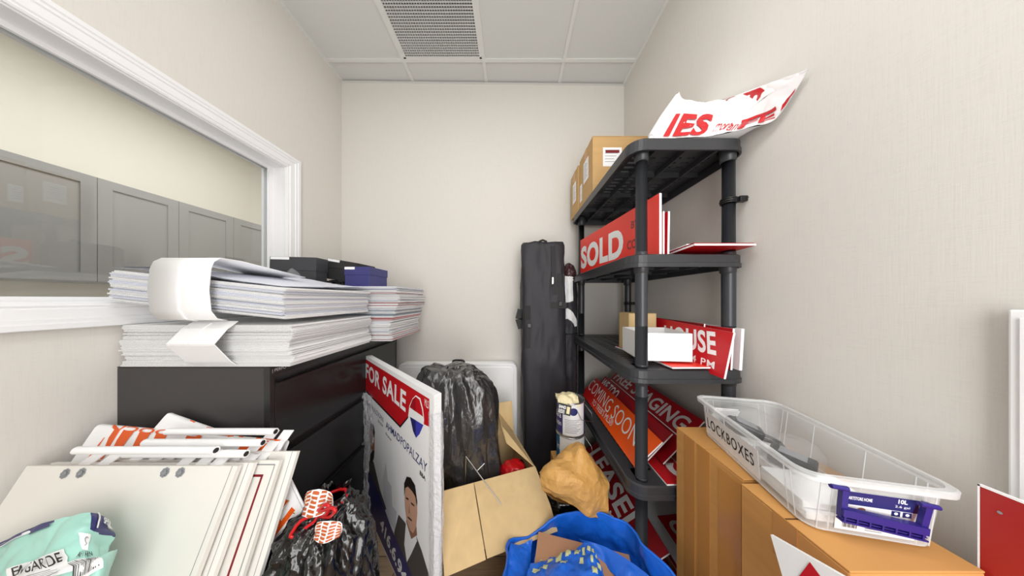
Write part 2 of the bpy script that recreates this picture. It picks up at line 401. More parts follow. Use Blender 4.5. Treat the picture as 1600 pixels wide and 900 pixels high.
casing((WY0-.08, WZ0-.08), (WY1+.08, WZ1+.08), (WY0, WZ0), (WY1, WZ1),
       [(0, 0), (0, .010), (.08, .014), (.16, .011), (.22, .016), (.55, .018), (.6, .022), (.72, .022), (.78, .026), (.97, .026), (1, .022), (1, 0)]).build('casing', TRIM, win)
m = MB(); g = XL-.10
m.b2((XL-.14, WY1-.006, WZ0), (XL+.002, WY1+.004, WZ1)); m.b2((XL-.139, WY0, WZ1-.0055), (XL+.0015, WY1, WZ1+.004))
m.b2((XL-.14, WY0, WZ0-.004), (XL+.002, WY1, WZ0+.006)); m.b2((XL-.14, WY0-.004, WZ0), (XL+.002, WY0+.006, WZ1))
for dx in (.012, -.022):                                         # stops either side of the glass
    m.b2((g+dx, WY1-.026, WZ0), (g+dx+.014, WY1-.006, WZ1)); m.b2((g+dx+.0005, WY0, WZ1-.024), (g+dx+.0135, WY1-.01, WZ1-.005))
    m.b2((g+dx, WY0, WZ0+.006), (g+dx+.014, WY1, WZ0+.022)); m.b2((g+dx, WY0, WZ0), (g+dx+.014, WY0+.026, WZ1))
m.build('jamb', TRIM, win)
MB().b2((g-.003, WY0+.006, WZ0+.006), (g+.003, WY1-.006, WZ1-.006)).add([], []).build('pane', GLASS, win)
# ceiling: tiles in an exposed grid
GX = [-.83, -.22, .39]; GY = [1.727, .507, -.713]
m = MB(); xs = [XL]+GX+[XR]; ys = [1.96]+GY+[YF]
for i in range(4):
    for j in range(4):
        if i == 1 and j == 1: m.b2((xs[i], ys[2], CEIL+.008), (xs[i+1], 1.117, CEIL+.02))
        else: m.b2((xs[i], ys[j+1], CEIL+.008), (xs[i+1], ys[j], CEIL+.02))
ceil = struct(m.build('ceiling', CEILM))
m = MB()
for x in GX: m.b2((x-.012, YF, CEIL), (x+.012, 1.96, CEIL+.01))
for y in GY: m.b2((XL, y-.012, CEIL-.0005), (XR, y+.012, CEIL+.01))
m.b2((GX[0], 1.105, CEIL-.0005), (GX[1], 1.129, CEIL+.01))
m.b2((XL, YF, CEIL-.001), (XL+.02, 1.96, CEIL+.01)); m.b2((XR-.02, YF, CEIL-.001), (XR, 1.96, CEIL+.01))
m.add([(XL, yb(XL), CEIL-.003), (XR, yb(XR), CEIL-.003), (XR, yb(XR)-.02, CEIL-.003), (XL, yb(XL)-.02, CEIL-.003)], [(0, 1, 2, 3)])
m.build('grid', GRID, ceil)
# egg-crate grille
v = thing('ceiling_vent', 'square white egg-crate grille set in the ceiling grid', 'vent', (-.525, 1.422, CEIL))
x0, x1, y0, y1 = GX[0]+.012, GX[1]-.012, 1.129, 1.715
m = MB(); m.b2((x0, y0, CEIL+.001), (x0+.016, y1, CEIL+.016)); m.b2((x1-.016, y0, CEIL+.001), (x1, y1, CEIL+.016))
m.b2((x0, y0, CEIL+.001), (x1, y0+.012, CEIL+.016)); m.b2((x0, y1-.012, CEIL+.001), (x1, y1, CEIL+.016)); m.build('frame', GRID, v)
m = MB(); p = .0171; n = int((x1-x0)/p)
for i in range(n+1): x = x0+.016+i*(x1-x0-.032)/n; m.b2((x-.0011, y0, CEIL+.002), (x+.0011, y1, CEIL+.013))
n = int((y1-y0)/p)
for i in range(n+1): y = y0+.012+i*(y1-y0-.024)/n; m.b2((x0, y-.0016, CEIL+.002), (x1, y+.0016, CEIL+.013))
m.build('egg_crate', GRID, v)
m = MB(); m.b2((x0, y0, CEIL+.28), (x1, y1, CEIL+.29)); m.b2((x0-.005, y0, CEIL+.014), (x0, y1, CEIL+.29)); m.b2((x1, y0, CEIL+.014), (x1+.005, y1, CEIL+.29))
m.b2((x0, y1, CEIL+.014), (x1, y1+.005, CEIL+.29)); m.b2((x0, y0-.005, CEIL+.014), (x1, y0, CEIL+.29)); m.build('plenum', DARKM, v)
for nm, (cx, cy, sx, sy), lb in (('ceiling_light', (-.525, .812, .58, .58), 'square white ceiling light panel next to the egg-crate grille'),
                                ('ceiling_light', (.085, -.10, .58, 1.19), 'long white ceiling light panel near the front wall')):
    t = thing(nm, lb, 'light', (cx, cy, CEIL))
    MB().b2((cx-sx/2, cy-sy/2, CEIL-.006), (cx+sx/2, cy+sy/2, CEIL-.002)).build('diffuser', LAMPE, t)
    m = MB()
    for s in (-1, 1):
        m.b2((cx+s*sx/2-.01, cy-sy/2, CEIL-.009), (cx+s*sx/2+.01, cy+sy/2, CEIL)); m.b2((cx-sx/2, cy+s*sy/2-.01, CEIL-.009), (cx+sx/2, cy+s*sy/2+.01, CEIL))
    m.build('frame', GRID, t)
# office beyond the window
OX = -3.32
struct(MB().b2((OX-.1, -1.6, 0), (OX, 3.6, CEIL+.3)).build('wall_office', WALLP))
struct(MB().b2((OX, 3.5, 0), (XL-.14, 3.6, CEIL+.3)).build('wall_office_back', WALLP))
struct(MB().b2((OX, -1.7, 0), (XL-.14, -1.6, CEIL+.3)).build('wall_office_front', WALLP))
struct(MB().b2((XL-.14, YB+.1, 0), (XL, 3.6, CEIL+.3)).build('wall_office_right', WALLP))
struct(MB().b2((OX, -1.6, -.06), (XL-.14, 3.5, 0)).build('floor_office', FLOORM))
struct(MB().b2((OX, -1.6, CEIL), (XL-.14, 3.5, CEIL+.02)).build('ceiling_office', CEILM))
CL = ['grey wall cabinet through the window, mostly cut off by the left frame edge', 'grey wall cabinet through the window, second from the left frame edge',
      'grey wall cabinet through the window, second from the white window jamb', 'grey wall cabinet through the window, narrow slice beside the white window jamb']
CL[0] = 'grey wall cabinet through the window, leftmost door by the frame edge'
CL[1] = 'grey wall cabinet through the window, middle door above the stacked white sheets'
for k in range(4):
    y0 = 1.233+.3985*k; y1 = y0+.3985
    t = thing('wall_cabinet', CL[k], 'cabinet', (-3.15, (y0+y1)/2, 1.39), 'grey office wall cabinets')
    MB().b2((OX+.001, y0+.0005, 1.39), (-3.0, y1-.0005, 2.144)).build('body', GREYCAB, t)
    m = MB(); a0, a1, z0, z1 = y0+.0015, y1-.0015, 1.392, 2.142; r = .062
    m.b2((-3.0, a0, z0), (-2.99, a1, z1)); X0, X1 = -2.99, -2.982
    m.b2((X0, a0, z0), (X1, a0+r, z1)); m.b2((X0, a1-r, z0), (X1, a1, z1)); m.b2((X0, a0+r, z1-r), (X1, a1-r, z1)); m.b2((X0, a0+r, z0), (X1, a1-r, z0+r))
    m.build('door', GREYCAB, t)
t = thing('worktop_unit', 'pale worktop along the office wall below the grey cabinets', 'worktop', (-3.0, 1.6, 0))
MB().b2((OX+.001, .4, .88), (-2.7, 3.2, .92), bev=.004).build('worktop', OFFW, t); MB().b2((OX+.001, .42, 0), (-2.74, 3.18, .88)).build('base', GREYCAB, t)

# ------------------------------------------------------------------ black storage shelf
SX0, SX1, SY0, SY1 = .474, .938, .90, 1.814
LV = [1.911, 1.449, .987, .525, .063]
shelf = thing('storage_shelf', 'black plastic five-tier storage shelf against the right wall', 'shelf', ((SX0+SX1)/2, (SY0+SY1)/2, 0))
def rrect(x0, x1, y0, y1, r, z, n=6):
    out = []
    for cx, cy, a in ((x1-r, y1-r, 0), (x0+r, y1-r, 90), (x0+r, y0+r, 180), (x1-r, y0+r, 270)):
        for k in range(n+1):
            t = math.radians(a+90*k/n); out.append(V((cx+r*math.cos(t), cy+r*math.sin(t), z)))
    return out
def tier(z):
    m = MB(); P = [(0.006, z), (0, z-.004), (-.0, z-.034), (-.004, z-.036), (-.004, z-.052), (.004, z-.052), (.006, z-.03), (.006, z-.012)]
    rs = [rrect(SX0+d, SX1-d*.3, SY0+d, SY1-d, .06, zz) for d, zz in P]; n = len(rs[0])
    for A, B in zip(rs, rs[1:]): m.add(A+B, [(i, n+i, n+(i+1) % n, (i+1) % n) for i in range(n)], 0)
    m.add(rs[0]+[V((p.x+(.012 if p.x < .7 else -.012), p.y+(.012 if p.y < 1.3 else -.012), z)) for p in rs[0]], [(i, (i+1) % n, n+(i+1) % n, n+i) for i in range(n)])
    zt = z-.0005; zb = z-.011; x0, x1, y0, y1 = SX0+.01, SX1-.006, SY0+.01, SY1-.01
    m.b2((x0+.03, y0, zb), (x1-.03, y0+.09, zt)); m.b2((x0+.03, y1-.09, zb), (x1-.03, y1, zt)); m.b2((x0, y0+.03, zb), (x0+.05, y1-.03, zt)); m.b2((x1-.05, y0+.03, zb), (x1, y1-.03, zt))
    xs = [x0+.05+i*(x1-x0-.1)/6 for i in range(7)]
    for i in range(1, 6): m.b2((xs[i]-.012, y0+.08, zb), (xs[i]+.012, y1-.08, zt))
    nb = 20
    for j in range(nb+1):
        y = y0+.09+j*(y1-y0-.18)/nb; m.b2((x0+.04, y-.011, zb), (x1-.04, y+.011, zt-.0003))
    for x in (x0+.10, (x0+x1)/2, x1-.10): m.b2((x-.003, y0+.01, z-.038), (x+.003, y1-.01, zb))
    for j in range(1, 4): y = y0+j*(y1-y0)/4; m.b2((x0+.01, y-.003, z-.034), (x1-.01, y+.003, zb))
    for x in (.535, .90):
        for y in (.945, 1.77): m.lathe([(.022, z-.075), (.027, z-.07), (.029, z-.03), (.029, z-.011)], (x if x < .7 else .895, y, 0), 20)
    return m
for k, z in enumerate(LV):
    mm = tier(z)
    if k == 4:
        for q in mm.v: q.z = max(q.z, .001)
    mm.build('shelf_tier', SHELFM, shelf)
for x in (.535, .898):
    for y in (.945, 1.77):
        m = MB(); prof = []
        for a, b in zip(LV[1:], LV[:-1]):
            mid = (a+b)/2-.01
            prof += [(.024, a-.002), (.024, a+.012), (.0215, a+.016), (.0215, mid-.12), (.0205, mid-.119), (.0205, mid-.117), (.0215, mid-.116), (.0215, mid+.10), (.0205, mid+.101), (.0205, mid+.103), (.0215, mid+.104), (.0215, b-.06)]
        prof.append((.0215, LV[0]-.012))
        m.lathe([(.0215, .002)]+prof, (x, y, 0), 20); m.build('post', POSTM, shelf)
def clip(y, z):
    m = MB(); R = .0255
    pts = [V((.898+R*math.cos(math.radians(a)), y+R*math.sin(math.radians(a)), z)) for a in range(20, 341, 20)]
    m.tube([p+V((0, 0, -.008)) for p in pts], .0035, 6, closed=True); m.tube([p+V((0, 0, .008)) for p in pts], .0035, 6, closed=True); m.tube(pts, .005, 6, closed=True)
    m.b2((.915, y-.034, z-.011), (.9455, y-.012, z+.011), bev=.002); m.b2((.905, y-.026, z-.008), (.93, y+.0, z+.008), bev=.002)
    m.lathe([(.004, 0), (.004, .002)], (.94, y-.036, z), 10)
    m.build('wall_clip', BLKPL, shelf)
clip(.945, 1.675); clip(1.77, 1.235)

# riders (long sign boards): helper
def rider(name, label, O, u, wd, v, ht, t=.005, mats=(RED, WHITE), deco=None, group=None, cat='sign'):
    pl = Pl(O, u, v); m = MB(); m.slab(pl, wd, ht, t, 0, 1, 0)
    ms = list(mats)
    if deco: ms += deco(m, pl) or []
    o = m.build(name, ms, loc=pl.pt(wd/2, 0)); return tag(o, label, cat, group)
# tier 2: SOLD and its neighbours
uS = V((.097, -.755, 0))
def dSold(m, pl):
    m.tpx(pl, 'SOLD', (908, 421), (974, 402), (908, 387), 2, bold=.045, space=1.06)
    m.tpx(pl, 'BY', (986, 358), (998, 354), (986, 346), 3, bold=.03); m.tpx(pl, 'CO', (980, 391), (995, 387), (980, 377), 3, bold=.03)
    return [TXTW, GHOST]
rider('rider_sign', 'red SOLD rider sign standing on edge along the second shelf', (.503, 1.685, 1.450), uS, .762, (0, 0, 1), .253, .010, (BRED, WHITE), dSold)
rider('rider_sign', 'thin white rider behind the SOLD sign, nearer to it', (.535, 1.66, 1.450), uS, .72, (0, 0, 1), .185, .006, (WHITE, WHITE), None)
rider('rider_sign', 'thin red-edged white rider behind the SOLD sign, farther from it', (.552, 1.66, 1.450), uS, .72, (.02, 0, 1), .185, .009, (RED, WHITE), None)
fl = [('lowest', 1.4515, 0, -.02, (RED, WHITE)), ('middle', 1.4585, .0, .0, (WHITE, DRED)), ('topmost', 1.4655, -.02, .03, (WHITE, WHITE))]
for nm, z, dx, dy, ms in fl:
    def dF(m, pl, nm=nm):
        if nm == 'topmost':
            for k in range(13): m.rect(Pl(pl.pt(0, 0, -.006), pl.u, -pl.n.cross(pl.u)*0+pl.n), .012+.0135*k, .0012, .021+.0135*k, .0048, 2, .0006)
        return [DRED]
    O_ = {'lowest': (.695, .868, 1.481), 'middle': (.705, .885, 1.4885), 'topmost': (.712, .93, 1.4945)}[nm]
    rider('rider_sign', 'flat red and white rider lying on the second shelf, %s of its pile' % nm, O_, (1, 0, 0), .235 if nm != 'topmost' else .185, (0, 1, -.045 if nm != 'lowest' else -.055), .44, .007, ms, dF)
# tier 3: white carton, brown box, HOUSE sign, flat signs
T3 = LV[2]
def dFlat(m, pl):
    m.text(pl, 'OPEN', .03, .05, .30, .15, 2, bold=.02); return [TXTW]
rider('rider_sign', 'flat red sign with white lettering under the left of the white carton', (.60, 1.33, T3+.007), (.12, -1, 0), .36, (1, .12, 0), .22, .006, (RED, WHITE), dFlat)
rider('rider_sign', 'flat bright red sign poking out below the white carton', (.625, 1.12, T3+.0135), (.02, -1, 0), .225, (1, .02, 0), .165, .006, (BRED, WHITE), None)
def tray(name, label, c, sx, sy, h, rz, mat, t=.004, closed=False, cat='box', tape=None):
    R = Matrix.Rotation(rz, 3, 'Z'); c = V(c); o = thing(name, label, cat, c); m = MB()
    bx = lambda a, b, mb=m: mb.box(c+R @ ((V(a)+V(b))/2), [abs(q) for q in V(b)-V(a)], 0, .0012, R)
    hx, hy = sx/2, sy/2
    bx((-hx, -hy, 0), (hx, hy, t)); bx((-hx, -hy, 0), (hx, -hy+t, h)); bx((-hx, hy-t, 0), (hx, hy, h)); bx((-hx, -hy, 0), (-hx+t, hy, h)); bx((hx-t, -hy, 0), (hx, hy, h))
    m.build('body', mat, o); m2 = MB()
    if closed:
        bx((-hx, -hy, h), (hx, -.001, h+t), m2); bx((-hx, .001, h), (hx, hy, h+t), m2); m2.build('lid_flap', mat, o)
    if tape: m3 = MB(); m3.box(c+R @ V((0, 0, h+t)), (sx+.004, tape, .001), 0, 0, R); m3.build('tape', TAPE, o)
    return o
wb = tray('carton', 'low white open carton on the third shelf of the black shelving', (.655, 1.055, T3+.021), .205, .21, .118, -.12, WHITE)
m = MB(); R = Matrix.Rotation(-.12, 3, 'Z'); c = V((.655, 1.055, T3+.021))
m.box(c+R @ V((-.104, -.09, .06)), (.002, .02, .085), 0, 0, R); m.build('side_flap', WHITE, wb)
tray('carton', 'small brown cardboard box standing behind the white carton', (.675, 1.235, T3+.009), .14, .12, .195, -.05, CARD3, closed=True)
uH = V((.119, -.99, -.063)).normalized(); vH = V((.027, .005, .171)); Bn = V((.785, .845, .972))
def dHouse(m, pl):
    m.tpx(pl, 'HOUSE', (1038, 537), (1119.5, 556), (1038, 508), 2, bold=.03, space=1.05); m.tpx(pl, '- 4 PM', (1070, 560), (1116, 577), (1071, 550), 2, bold=.012, space=1.1)
    return [TXTW]
rider('rider_sign', 'dark red HOUSE 4 PM sign leaning past the front of the third shelf', Bn-uH*.58, uH, .58, vH, .176, .009, (RED, WHITE), dHouse)
rider('rider_sign', 'plain dark red rider behind the HOUSE sign, left of the white one', (.845, 1.50, T3+.001), (.03, -1, 0), .60, (.06, 0, 1), .165, .008, (RED, WHITE), None)
rider('rider_sign', 'white-backed rider nearest to the wall on the third shelf', (.875, 1.48, T3+.001), (.03, -1, 0), .585, (.06, 0, 1), .165, .012, (WHITE, WHITE), None)
rider('rider_sign', 'red rider standing far back behind the HOUSE sign, top edge showing', (.815, 1.60, T3+.001), (.0, -1, 0), .62, (.06, 0, 1), .175, .006, (DRED, WHITE), None)
# tier 4: leaning riders
T4 = LV[3]
def dS(m, pl):
    m.text(pl, "'S", .60, .06, .725, .185, 2, bold=.04); return [TXTW]
rider('rider_sign', 'red sign with a big white S lying flat at the front of the fourth shelf', (.60, 1.655, T4+.0065), (.02, -1, 0), .75, (1, .02, 0), .20, .006, (RED, WHITE), dS)
rider('rider_sign', 'dark red sign lying flat under the leaning riders by the wall', (.735, 1.72, T4+.013), (.0, -1, 0), .72, (1, 0, 0), .15, .005, (DRED, WHITE), None)
def dCS(m, pl):
    m.tpx(pl, 'COMING SOON', (918, 606), (990, 698), (927, 592), 2, bold=-.006); m.tpx(pl, "TO TREB'S MLS®", (924, 630), (955, 667), (928, 623), 2)
    return [TXTW]
rider('rider_sign', 'red to orange COMING SOON sign leaning on the fourth shelf', (.541, 1.79, T4+.008), (-.01, -1, 0), .80, (.115, 0, .112), .165, .006, (REDORANGE, WHITE), dCS)
def dWT(m, pl):
    m.text(pl, 'WE TOO', .02, .10, .28, .17, 2, bold=.02); m.text(pl, '- LEASE -', .36, .06, .74, .14, 3, bold=.02)
    n = 14; A = [(.0+.76*i/n, .010+.05*math.sin(math.pi*i/n)) for i in range(n+1)]; B = [(a, b+.014) for a, b in A]
    for i in range(n): m.poly(pl, [A[i], A[i+1], B[i+1], B[i]], 4, .0004)
    return [TXTW, GHOST, TXTS]
rider('rider_sign', 'dark red WE TOO rider leaning behind the COMING SOON sign', (.60, 1.775, T4+.008), (-.02, -1, 0), .76, (.125, 0, .135), .185, .006, (DRED, WHITE), dWT)
def dFS(m, pl):
    m.text(pl, 'FREE STAGING', .03, .155, .74, .235, 2, bold=.025, shear=.12); m.rect(pl, .02, .135, .76, .14, 3); return [TXTS, TXTW]
rider('rider_sign', 'dark red FREE STAGING rider leaning closest to the wall', (.665, 1.78, T4+.02), (-.005, -1, 0), .78, (.15, 0, .155), .26, .006, (DRED, WHITE), dFS)
# tier 5: LEASED and other signs
T5 = LV[4]
def dLE(m, pl):
    m.text(pl, 'LEASED', .06, .052, .70, .158, 2, bold=.03, space=1.05); m.text(pl, 'MLS', .50, .012, .60, .035, 2, bold=.02); return [TXTW]
rider('rider_sign', 'dark red LEASED sign leaning on the lowest shelf', (.525, 1.77, T5+.006), (-.01, -1, 0), .79, (.155, 0, .105), .19, .007, (DRED, WHITE), dLE)
def dRC(m, pl):
    m.rect(pl, .12, .05, .26, .17, 2); m.text(pl, 'C', .15, .075, .22, .145, 3, bold=.04); return [RED, TXTW]
rider('rider_sign', 'grey and white sign with a red C panel on the lowest shelf', (.70, 1.30, T5+.075), (.0, -1, 0), .34, (1, 0, .1), .22, .006, (LGREYP, WHITE), dRC)
rider('rider_sign', 'red and white sign lying under the red C panel sign', (.70, 1.36, T5+.05), (.0, -1, 0), .40, (1, 0, .06), .22, .006, (RED, WHITE), None)
rider('rider_sign', 'plain red sign lying under the others at the back of the lowest shelf', (.685, 1.70, T5+.0075), (.0, -1, 0), .72, (1, 0, .04), .24, .006, (RED, WHITE), None)
tray('carton', 'low brown carton hidden under signs on the lowest shelf', (.80, 1.17, T5+.018), .20, .34, .025, 0, CARD2)

# tier 1: cartons and the white sack
def carton(label, a, b, mat=CARD, tape=True, labels=(), loc_extra=None, name='carton'):
    a = V(a); b = V(b); o = thing(name, label, 'box', ((a.x+b.x)/2, (a.y+b.y)/2, a.z)); t = .004
    m = MB(); m.b2(a, (b.x, b.y, b.z-t), bev=.003); m.build('body', mat, o)
    my = (a.y+b.y)/2
    for s in (0, 1):
        m = MB(); m.b2((a.x, a.y if s == 0 else my+.001, b.z-t), (b.x, my-.001 if s == 0 else b.y, b.z), bev=.0015); m.build('top_flap', mat, o)
    if tape:
        m = MB(); m.b2((a.x-.0008, my-.026, b.z), (b.x, my+.026, b.z+.0008)); m.b2((a.x-.0012, my-.026, b.z-.09), (a.x, my+.026, b.z+.0008)); m.build('tape', TAPE, o)
    return o
Z1 = LV[0]+.001
def paper_label(o, pl, wd, ht, lines, red=None, name='paper_label'):
    m = MB(); m.slab(pl, wd, ht, .0006, 0, 0)
    if red: m.rect(pl, *red, 2)
    for i in range(lines): 
        y = ht*(.85-.75*i/max(1, lines)); m.rect(pl, wd*.1, y-ht*.012, wd*(.55+.35*((i*37) % 10)/10), y+ht*.012, 1)
    return m.build(name, [TXTW, GREYP, MAROON], o)
cA = carton('cardboard carton with a maroon-headed label on the top shelf', (.488, 1.385, Z1), (.865, 1.655, Z1+.352), CARD)
paper_label(cA, Pl((.55, 1.3835, Z1+.165), (1, 0, 0), (0, 0, 1)), .115, .115, 5, (.015, .082, .10, .10))
m = MB(); pl = Pl((.488, 1.3835, Z1), (1, 0, 0), (0, 0, 1)); 
paper_label(cA, Pl((.4865, 1.56, Z1+.14), (0, -1, 0), (0, 0, 1)), .10, .14, 8)
paper_label(cA, Pl((.4865, 1.645, Z1+.05), (0, -1, 0), (0, 0, 1)), .05, .12, 6)
cB = carton('cardboard carton at the far end of the top shelf, behind the labelled one', (.478, 1.662, Z1), (.86, 1.862, Z1+.335), CARD)
paper_label(cB, Pl((.4765, 1.80, Z1+.10), (0, -1, 0), (0, 0, 1)), .09, .15, 8)
ct = [[(1012, 219, .925), (1062, 218, .915), (1115, 217, .90), (1166, 214, .86), (1212, 186, .80), (1258, 120, .725)],
      [(1034, 186, .965), (1078, 187, .95), (1132, 186, .93), (1180, 178, .88), (1216, 162, .80), (1261, 113, .72)],
      [(1060, 146, 1.00), (1074, 158, 1.02), (1130, 158, 1.02), (1178, 154, .98), (1212, 136, .86), (1263, 108, .715)],
      [(1052, 156, 1.10), (1066, 180, 1.16), (1108, 190, 1.18), (1150, 190, 1.10), (1205, 162, .89), (1264, 109, .715)],
      [(1015, 213, 1.05), (1040, 214, 1.22), (1060, 214, 1.25), (1100, 214, 1.15), (1190, 175, .90), (1263, 109, .717)]]
ctrl = [[at(*p) for p in r] for r in ct]
for r in ctrl:
    for i, p in enumerate(r):
        p.x = min(p.x, .93)
        if i < 4: p.z = max(p.z, 1.916)
for i in range(4): ctrl[4][i].z = 1.918
S = patch(ctrl, .007, 9, 3)
sk = thing('plastic_sack', 'white plastic sack with red lettering draped on the top shelf', 'bag', (.75, 1.0, 1.915))
m = MB(); m.surf(S, 70, 60)
ctb = [list(ctrl[4]), [p*.5+q*.5 for p, q in zip(ctrl[4], ctrl[0])], list(ctrl[0])]; m.surf(patch(ctb), 30, 6)
side = [[ctrl[j][0] for j in (0, 1, 2)], [ctrl[4][0]*.5+ctrl[0][0]*.5, ctrl[3][0]*.5+ctrl[1][0]*.5, ctrl[3][0]], [ctrl[4][0], ctrl[4][0]*.4+ctrl[3][0]*.6, ctrl[3][0]]]
m.surf(patch(side), 12, 8)
m.tube([at(1017, 214, .925), at(1036, 184, .96), at(1058, 150, .995)], [.012, .014, .009], 10)
S2 = lambda u, v: S(u, v*.5)
m.tsurf(S2, 'IES', .10, .03, .33, .60, 1, .005, bold=.03); m.tsurf(S2, 'more', .37, .14, .47, .36, 1, bold=0); m.tsurf(S2, 'and', .46, .10, .55, .42, 1, bold=0)
m.tsurf(S2, 'FE', .54, .04, .80, .36, 1, .004, bold=.02); m.psurf(S2, .52, .33, .80, .42, 1)
m.psurf(S2, .30, .955, .66, .99, 1); m.psurf(S2, .70, .70, .80, .93, 1); m.psurf(S2, .84, .05, .92, .30, 1)
m.build('sack', [VINYL, RED], sk)

# ------------------------------------------------------------------ filing cabinet and stacked sheets
FX0, FX1, FY0, FY1, FZ = XL+.001, -.876, .82, 1.72, 1.025
fc = thing('filing_cabinet', 'wide black metal lateral filing cabinet against the left wall', 'cabinet', ((FX0+FX1)/2, (FY0+FY1)/2, 0))
m = MB(); m.b2((FX0, FY0, .0), (FX1-.022, FY1, FZ-.004), 0, .003); m.b2((FX0, FY0, FZ-.004), (FX1-.004, FY1, FZ), 0, .0015)
m.build('body', LITMET, fc)
m = MB(); m.b2((FX1-.022, FY0, .06), (FX1, FY0+.016, FZ-.004)); m.b2((FX1-.022, FY1-.016, .06), (FX1, FY1, FZ-.004)); m.b2((FX1-.022, FY0+.016, FZ-.036), (FX1, FY1-.016, FZ-.004)); m.b2((FX1-.022, FY0, .03), (FX1-.004, FY1, .06))
pl = Pl((FX1, FY0+.008, FZ-.030), (0, 1, 0), (0, 0, 1)); m.text(pl, '| PERFO', .0, 0.004, .05, .018, 1); m.build('front_frame', [SHADEMET, TXTS], fc)
zt = [.968, .690, .412]
for z in zt:
    d = MB().b2((FX1-.024, FY0+.019, z-.262), (FX1-.001, FY1-.019, z-.011), 0, .002).build('drawer', SHADEMET, fc)
    m = MB(); m.sweep([(z-.011, 0)], 0, 0) if False else None
    m.b2((FX1-.012, FY0+.019, z-.011), (FX1+.004, FY1-.019, z-.006), 0, .001); m.b2((FX1+.001, FY0+.019, z-.022), (FX1+.004, FY1-.019, z-.006), 0, .001); m.build('pull', SHADEMET, d)
def sheet_mesh(name, wd, dp, t, mats, pitch=.0056):
    m = MB(); k = .0009
    m.b2((0, 0, 0), (wd, dp, k)); m.b2((0, 0, t-k), (wd, dp, t)); m.b2((0, 0, 0), (k, dp, t)); m.b2((wd-k, 0, 0), (wd, dp, t))
    n = int(wd/pitch)
    for i in range(1, n): x = wd*i/n; m.b2((x-.00045, 0, k), (x+.00045, dp, t-k))
    m.b2((k, dp*.5, k), (wd-k, dp*.5+.001, t-k))
    return m
def sheet_stack(org, n, wd, dp, t, label, group, R=None, drift=None, jit=.006, protos=None):
    R = R or Matrix.Identity(3); org = V(org); z = 0
    for i in range(n):
        pr = protos[i % len(protos)] if isinstance(protos, list) else protos(i)
        o = pr.copy(); C.objects.link(o); tag(o, label, 'sign sheet', group)
        dx = random.uniform(-jit, jit); dy = random.uniform(-jit, jit)*.8; a = random.uniform(-.008, .008)
        if drift: ex = drift(i/(n-1)); dx += ex[0]; dy += ex[1]; a += ex[2]
        p = org+R @ V((dx, dy, i*t)); Mx = (R @ Matrix.Rotation(a, 3, 'Z')).to_4x4(); Mx.translation = p; o.matrix_world = Mx
def proto(name, wd, dp, t, mat): return sheet_mesh(name, wd, dp, t, mat).build(name, mat)
p1 = proto('corrugated_sheet', .61, .457, .0048, PLASW); p2 = proto('corrugated_sheet', .61, .457, .0048, PLASG)
sheet_stack((-1.412, .822, FZ+.001), 30, .61, .457, .005, 'white corrugated plastic sheet in the lower bundle on the filing cabinet', 'sheets in the lower bundle',
            protos=[p1], drift=lambda f: ((.01*math.sin(f*9)), 0, 0))
Rt = Matrix.Rotation(.105, 3, 'Y')
sheet_stack((-1.408, .795, 1.262), 22, .61, .457, .005, 'white corrugated plastic sheet in the upper tilted bundle', 'sheets in the upper bundle', R=Rt,
            protos=lambda i: p2 if i % 5 > 2 else p1, drift=lambda f: (0.004*math.sin(f*14), -.004*f, 0))
q = {k: proto('corrugated_sheet', .66, .385, .0048, mt) for k, mt in (('w', PLASW), ('g', PLASG), ('p', PLASP), ('r', PLASR), ('b', PLASB))}
pat = 'wpwwwwpwwwwgwwwwwwwwgwwpprwwbbwwwbwgwwwpwwrwwgwwwwwwwpwwwggwgg'
sheet_stack((-1.366, 1.318, FZ+.001), 61, .66, .385, .0052, 'corrugated plastic sheet in the taller far pile under the boxes', 'sheets in the far pile',
            protos=lambda i: q[pat[i % len(pat)]], drift=lambda f: (.008+.03*f-.02*math.sin(f*6)*(f < .85), .006*math.sin(f*17), -.01*f), jit=.007)
for pr in [p1, p2]+list(q.values()): bpy.data.objects.remove(pr)
# wrapping sleeves
m = MB(); m.sweep([(.815, 1.035), (.80, 1.05), (.757, 1.116), (.755, 1.119), (.79, 1.165), (.82, 1.188)], -1.148, -.99, thick=.003)
m.sweep([(.7535, 1.1215), (.79, 1.167), (.81, 1.182)], -1.075, -1.071, thick=.004)
tag(m.build('cardboard_sleeve', PLASW, loc=(-1.07, .80, 1.035)), 'white folded strip wrapped round the lower sheet bundle', 'strip')
xs = [-1.205, -1.003]
m = MB(); pr = [(.80, 1.196), (.772, 1.204), (.757, 1.23), (.752, 1.30), (.757, 1.37), (.764, 1.394), (.78, 1.408), (.84, 1.407), (.95, 1.392), (1.10, 1.372)]
m.sweep(pr, *xs, thick=.003, smooth=True); m.sweep([(y-.0035, z) for y, z in pr[:6]], -1.108, -1.102, thick=.004)
tag(m.build('cardboard_sleeve', WHITE, loc=(-1.1, .8, 1.2)), 'wide white bent strip wrapped over the upper sheet bundle', 'strip')
m = MB(); 
S = patch([[V((-1.40, .79, 1.378)), V((-1.2, .79, 1.372)), V((-1.0, .80, 1.335)), V((-.83, .82, 1.312))], [V((-1.40, 1.0, 1.382)), V((-1.2, 1.0, 1.380)), V((-1.0, 1.0, 1.345)), V((-.82, 1.0, 1.318))], [V((-1.40, 1.27, 1.386)), V((-1.2, 1.27, 1.384)), V((-1.0, 1.27, 1.35)), V((-.83, 1.27, 1.33))]], .002, 6, 1)
for d in (0, .003): m.surf(lambda u, v, d=d: S(u, v)+V((0, 0, d)), 24, 18)
tag(m.build('loose_sheet', PLASG, loc=(-1.1, 1.0, 1.37)), 'loose thin white sheet lying over the upper tilted bundle', 'sheet')
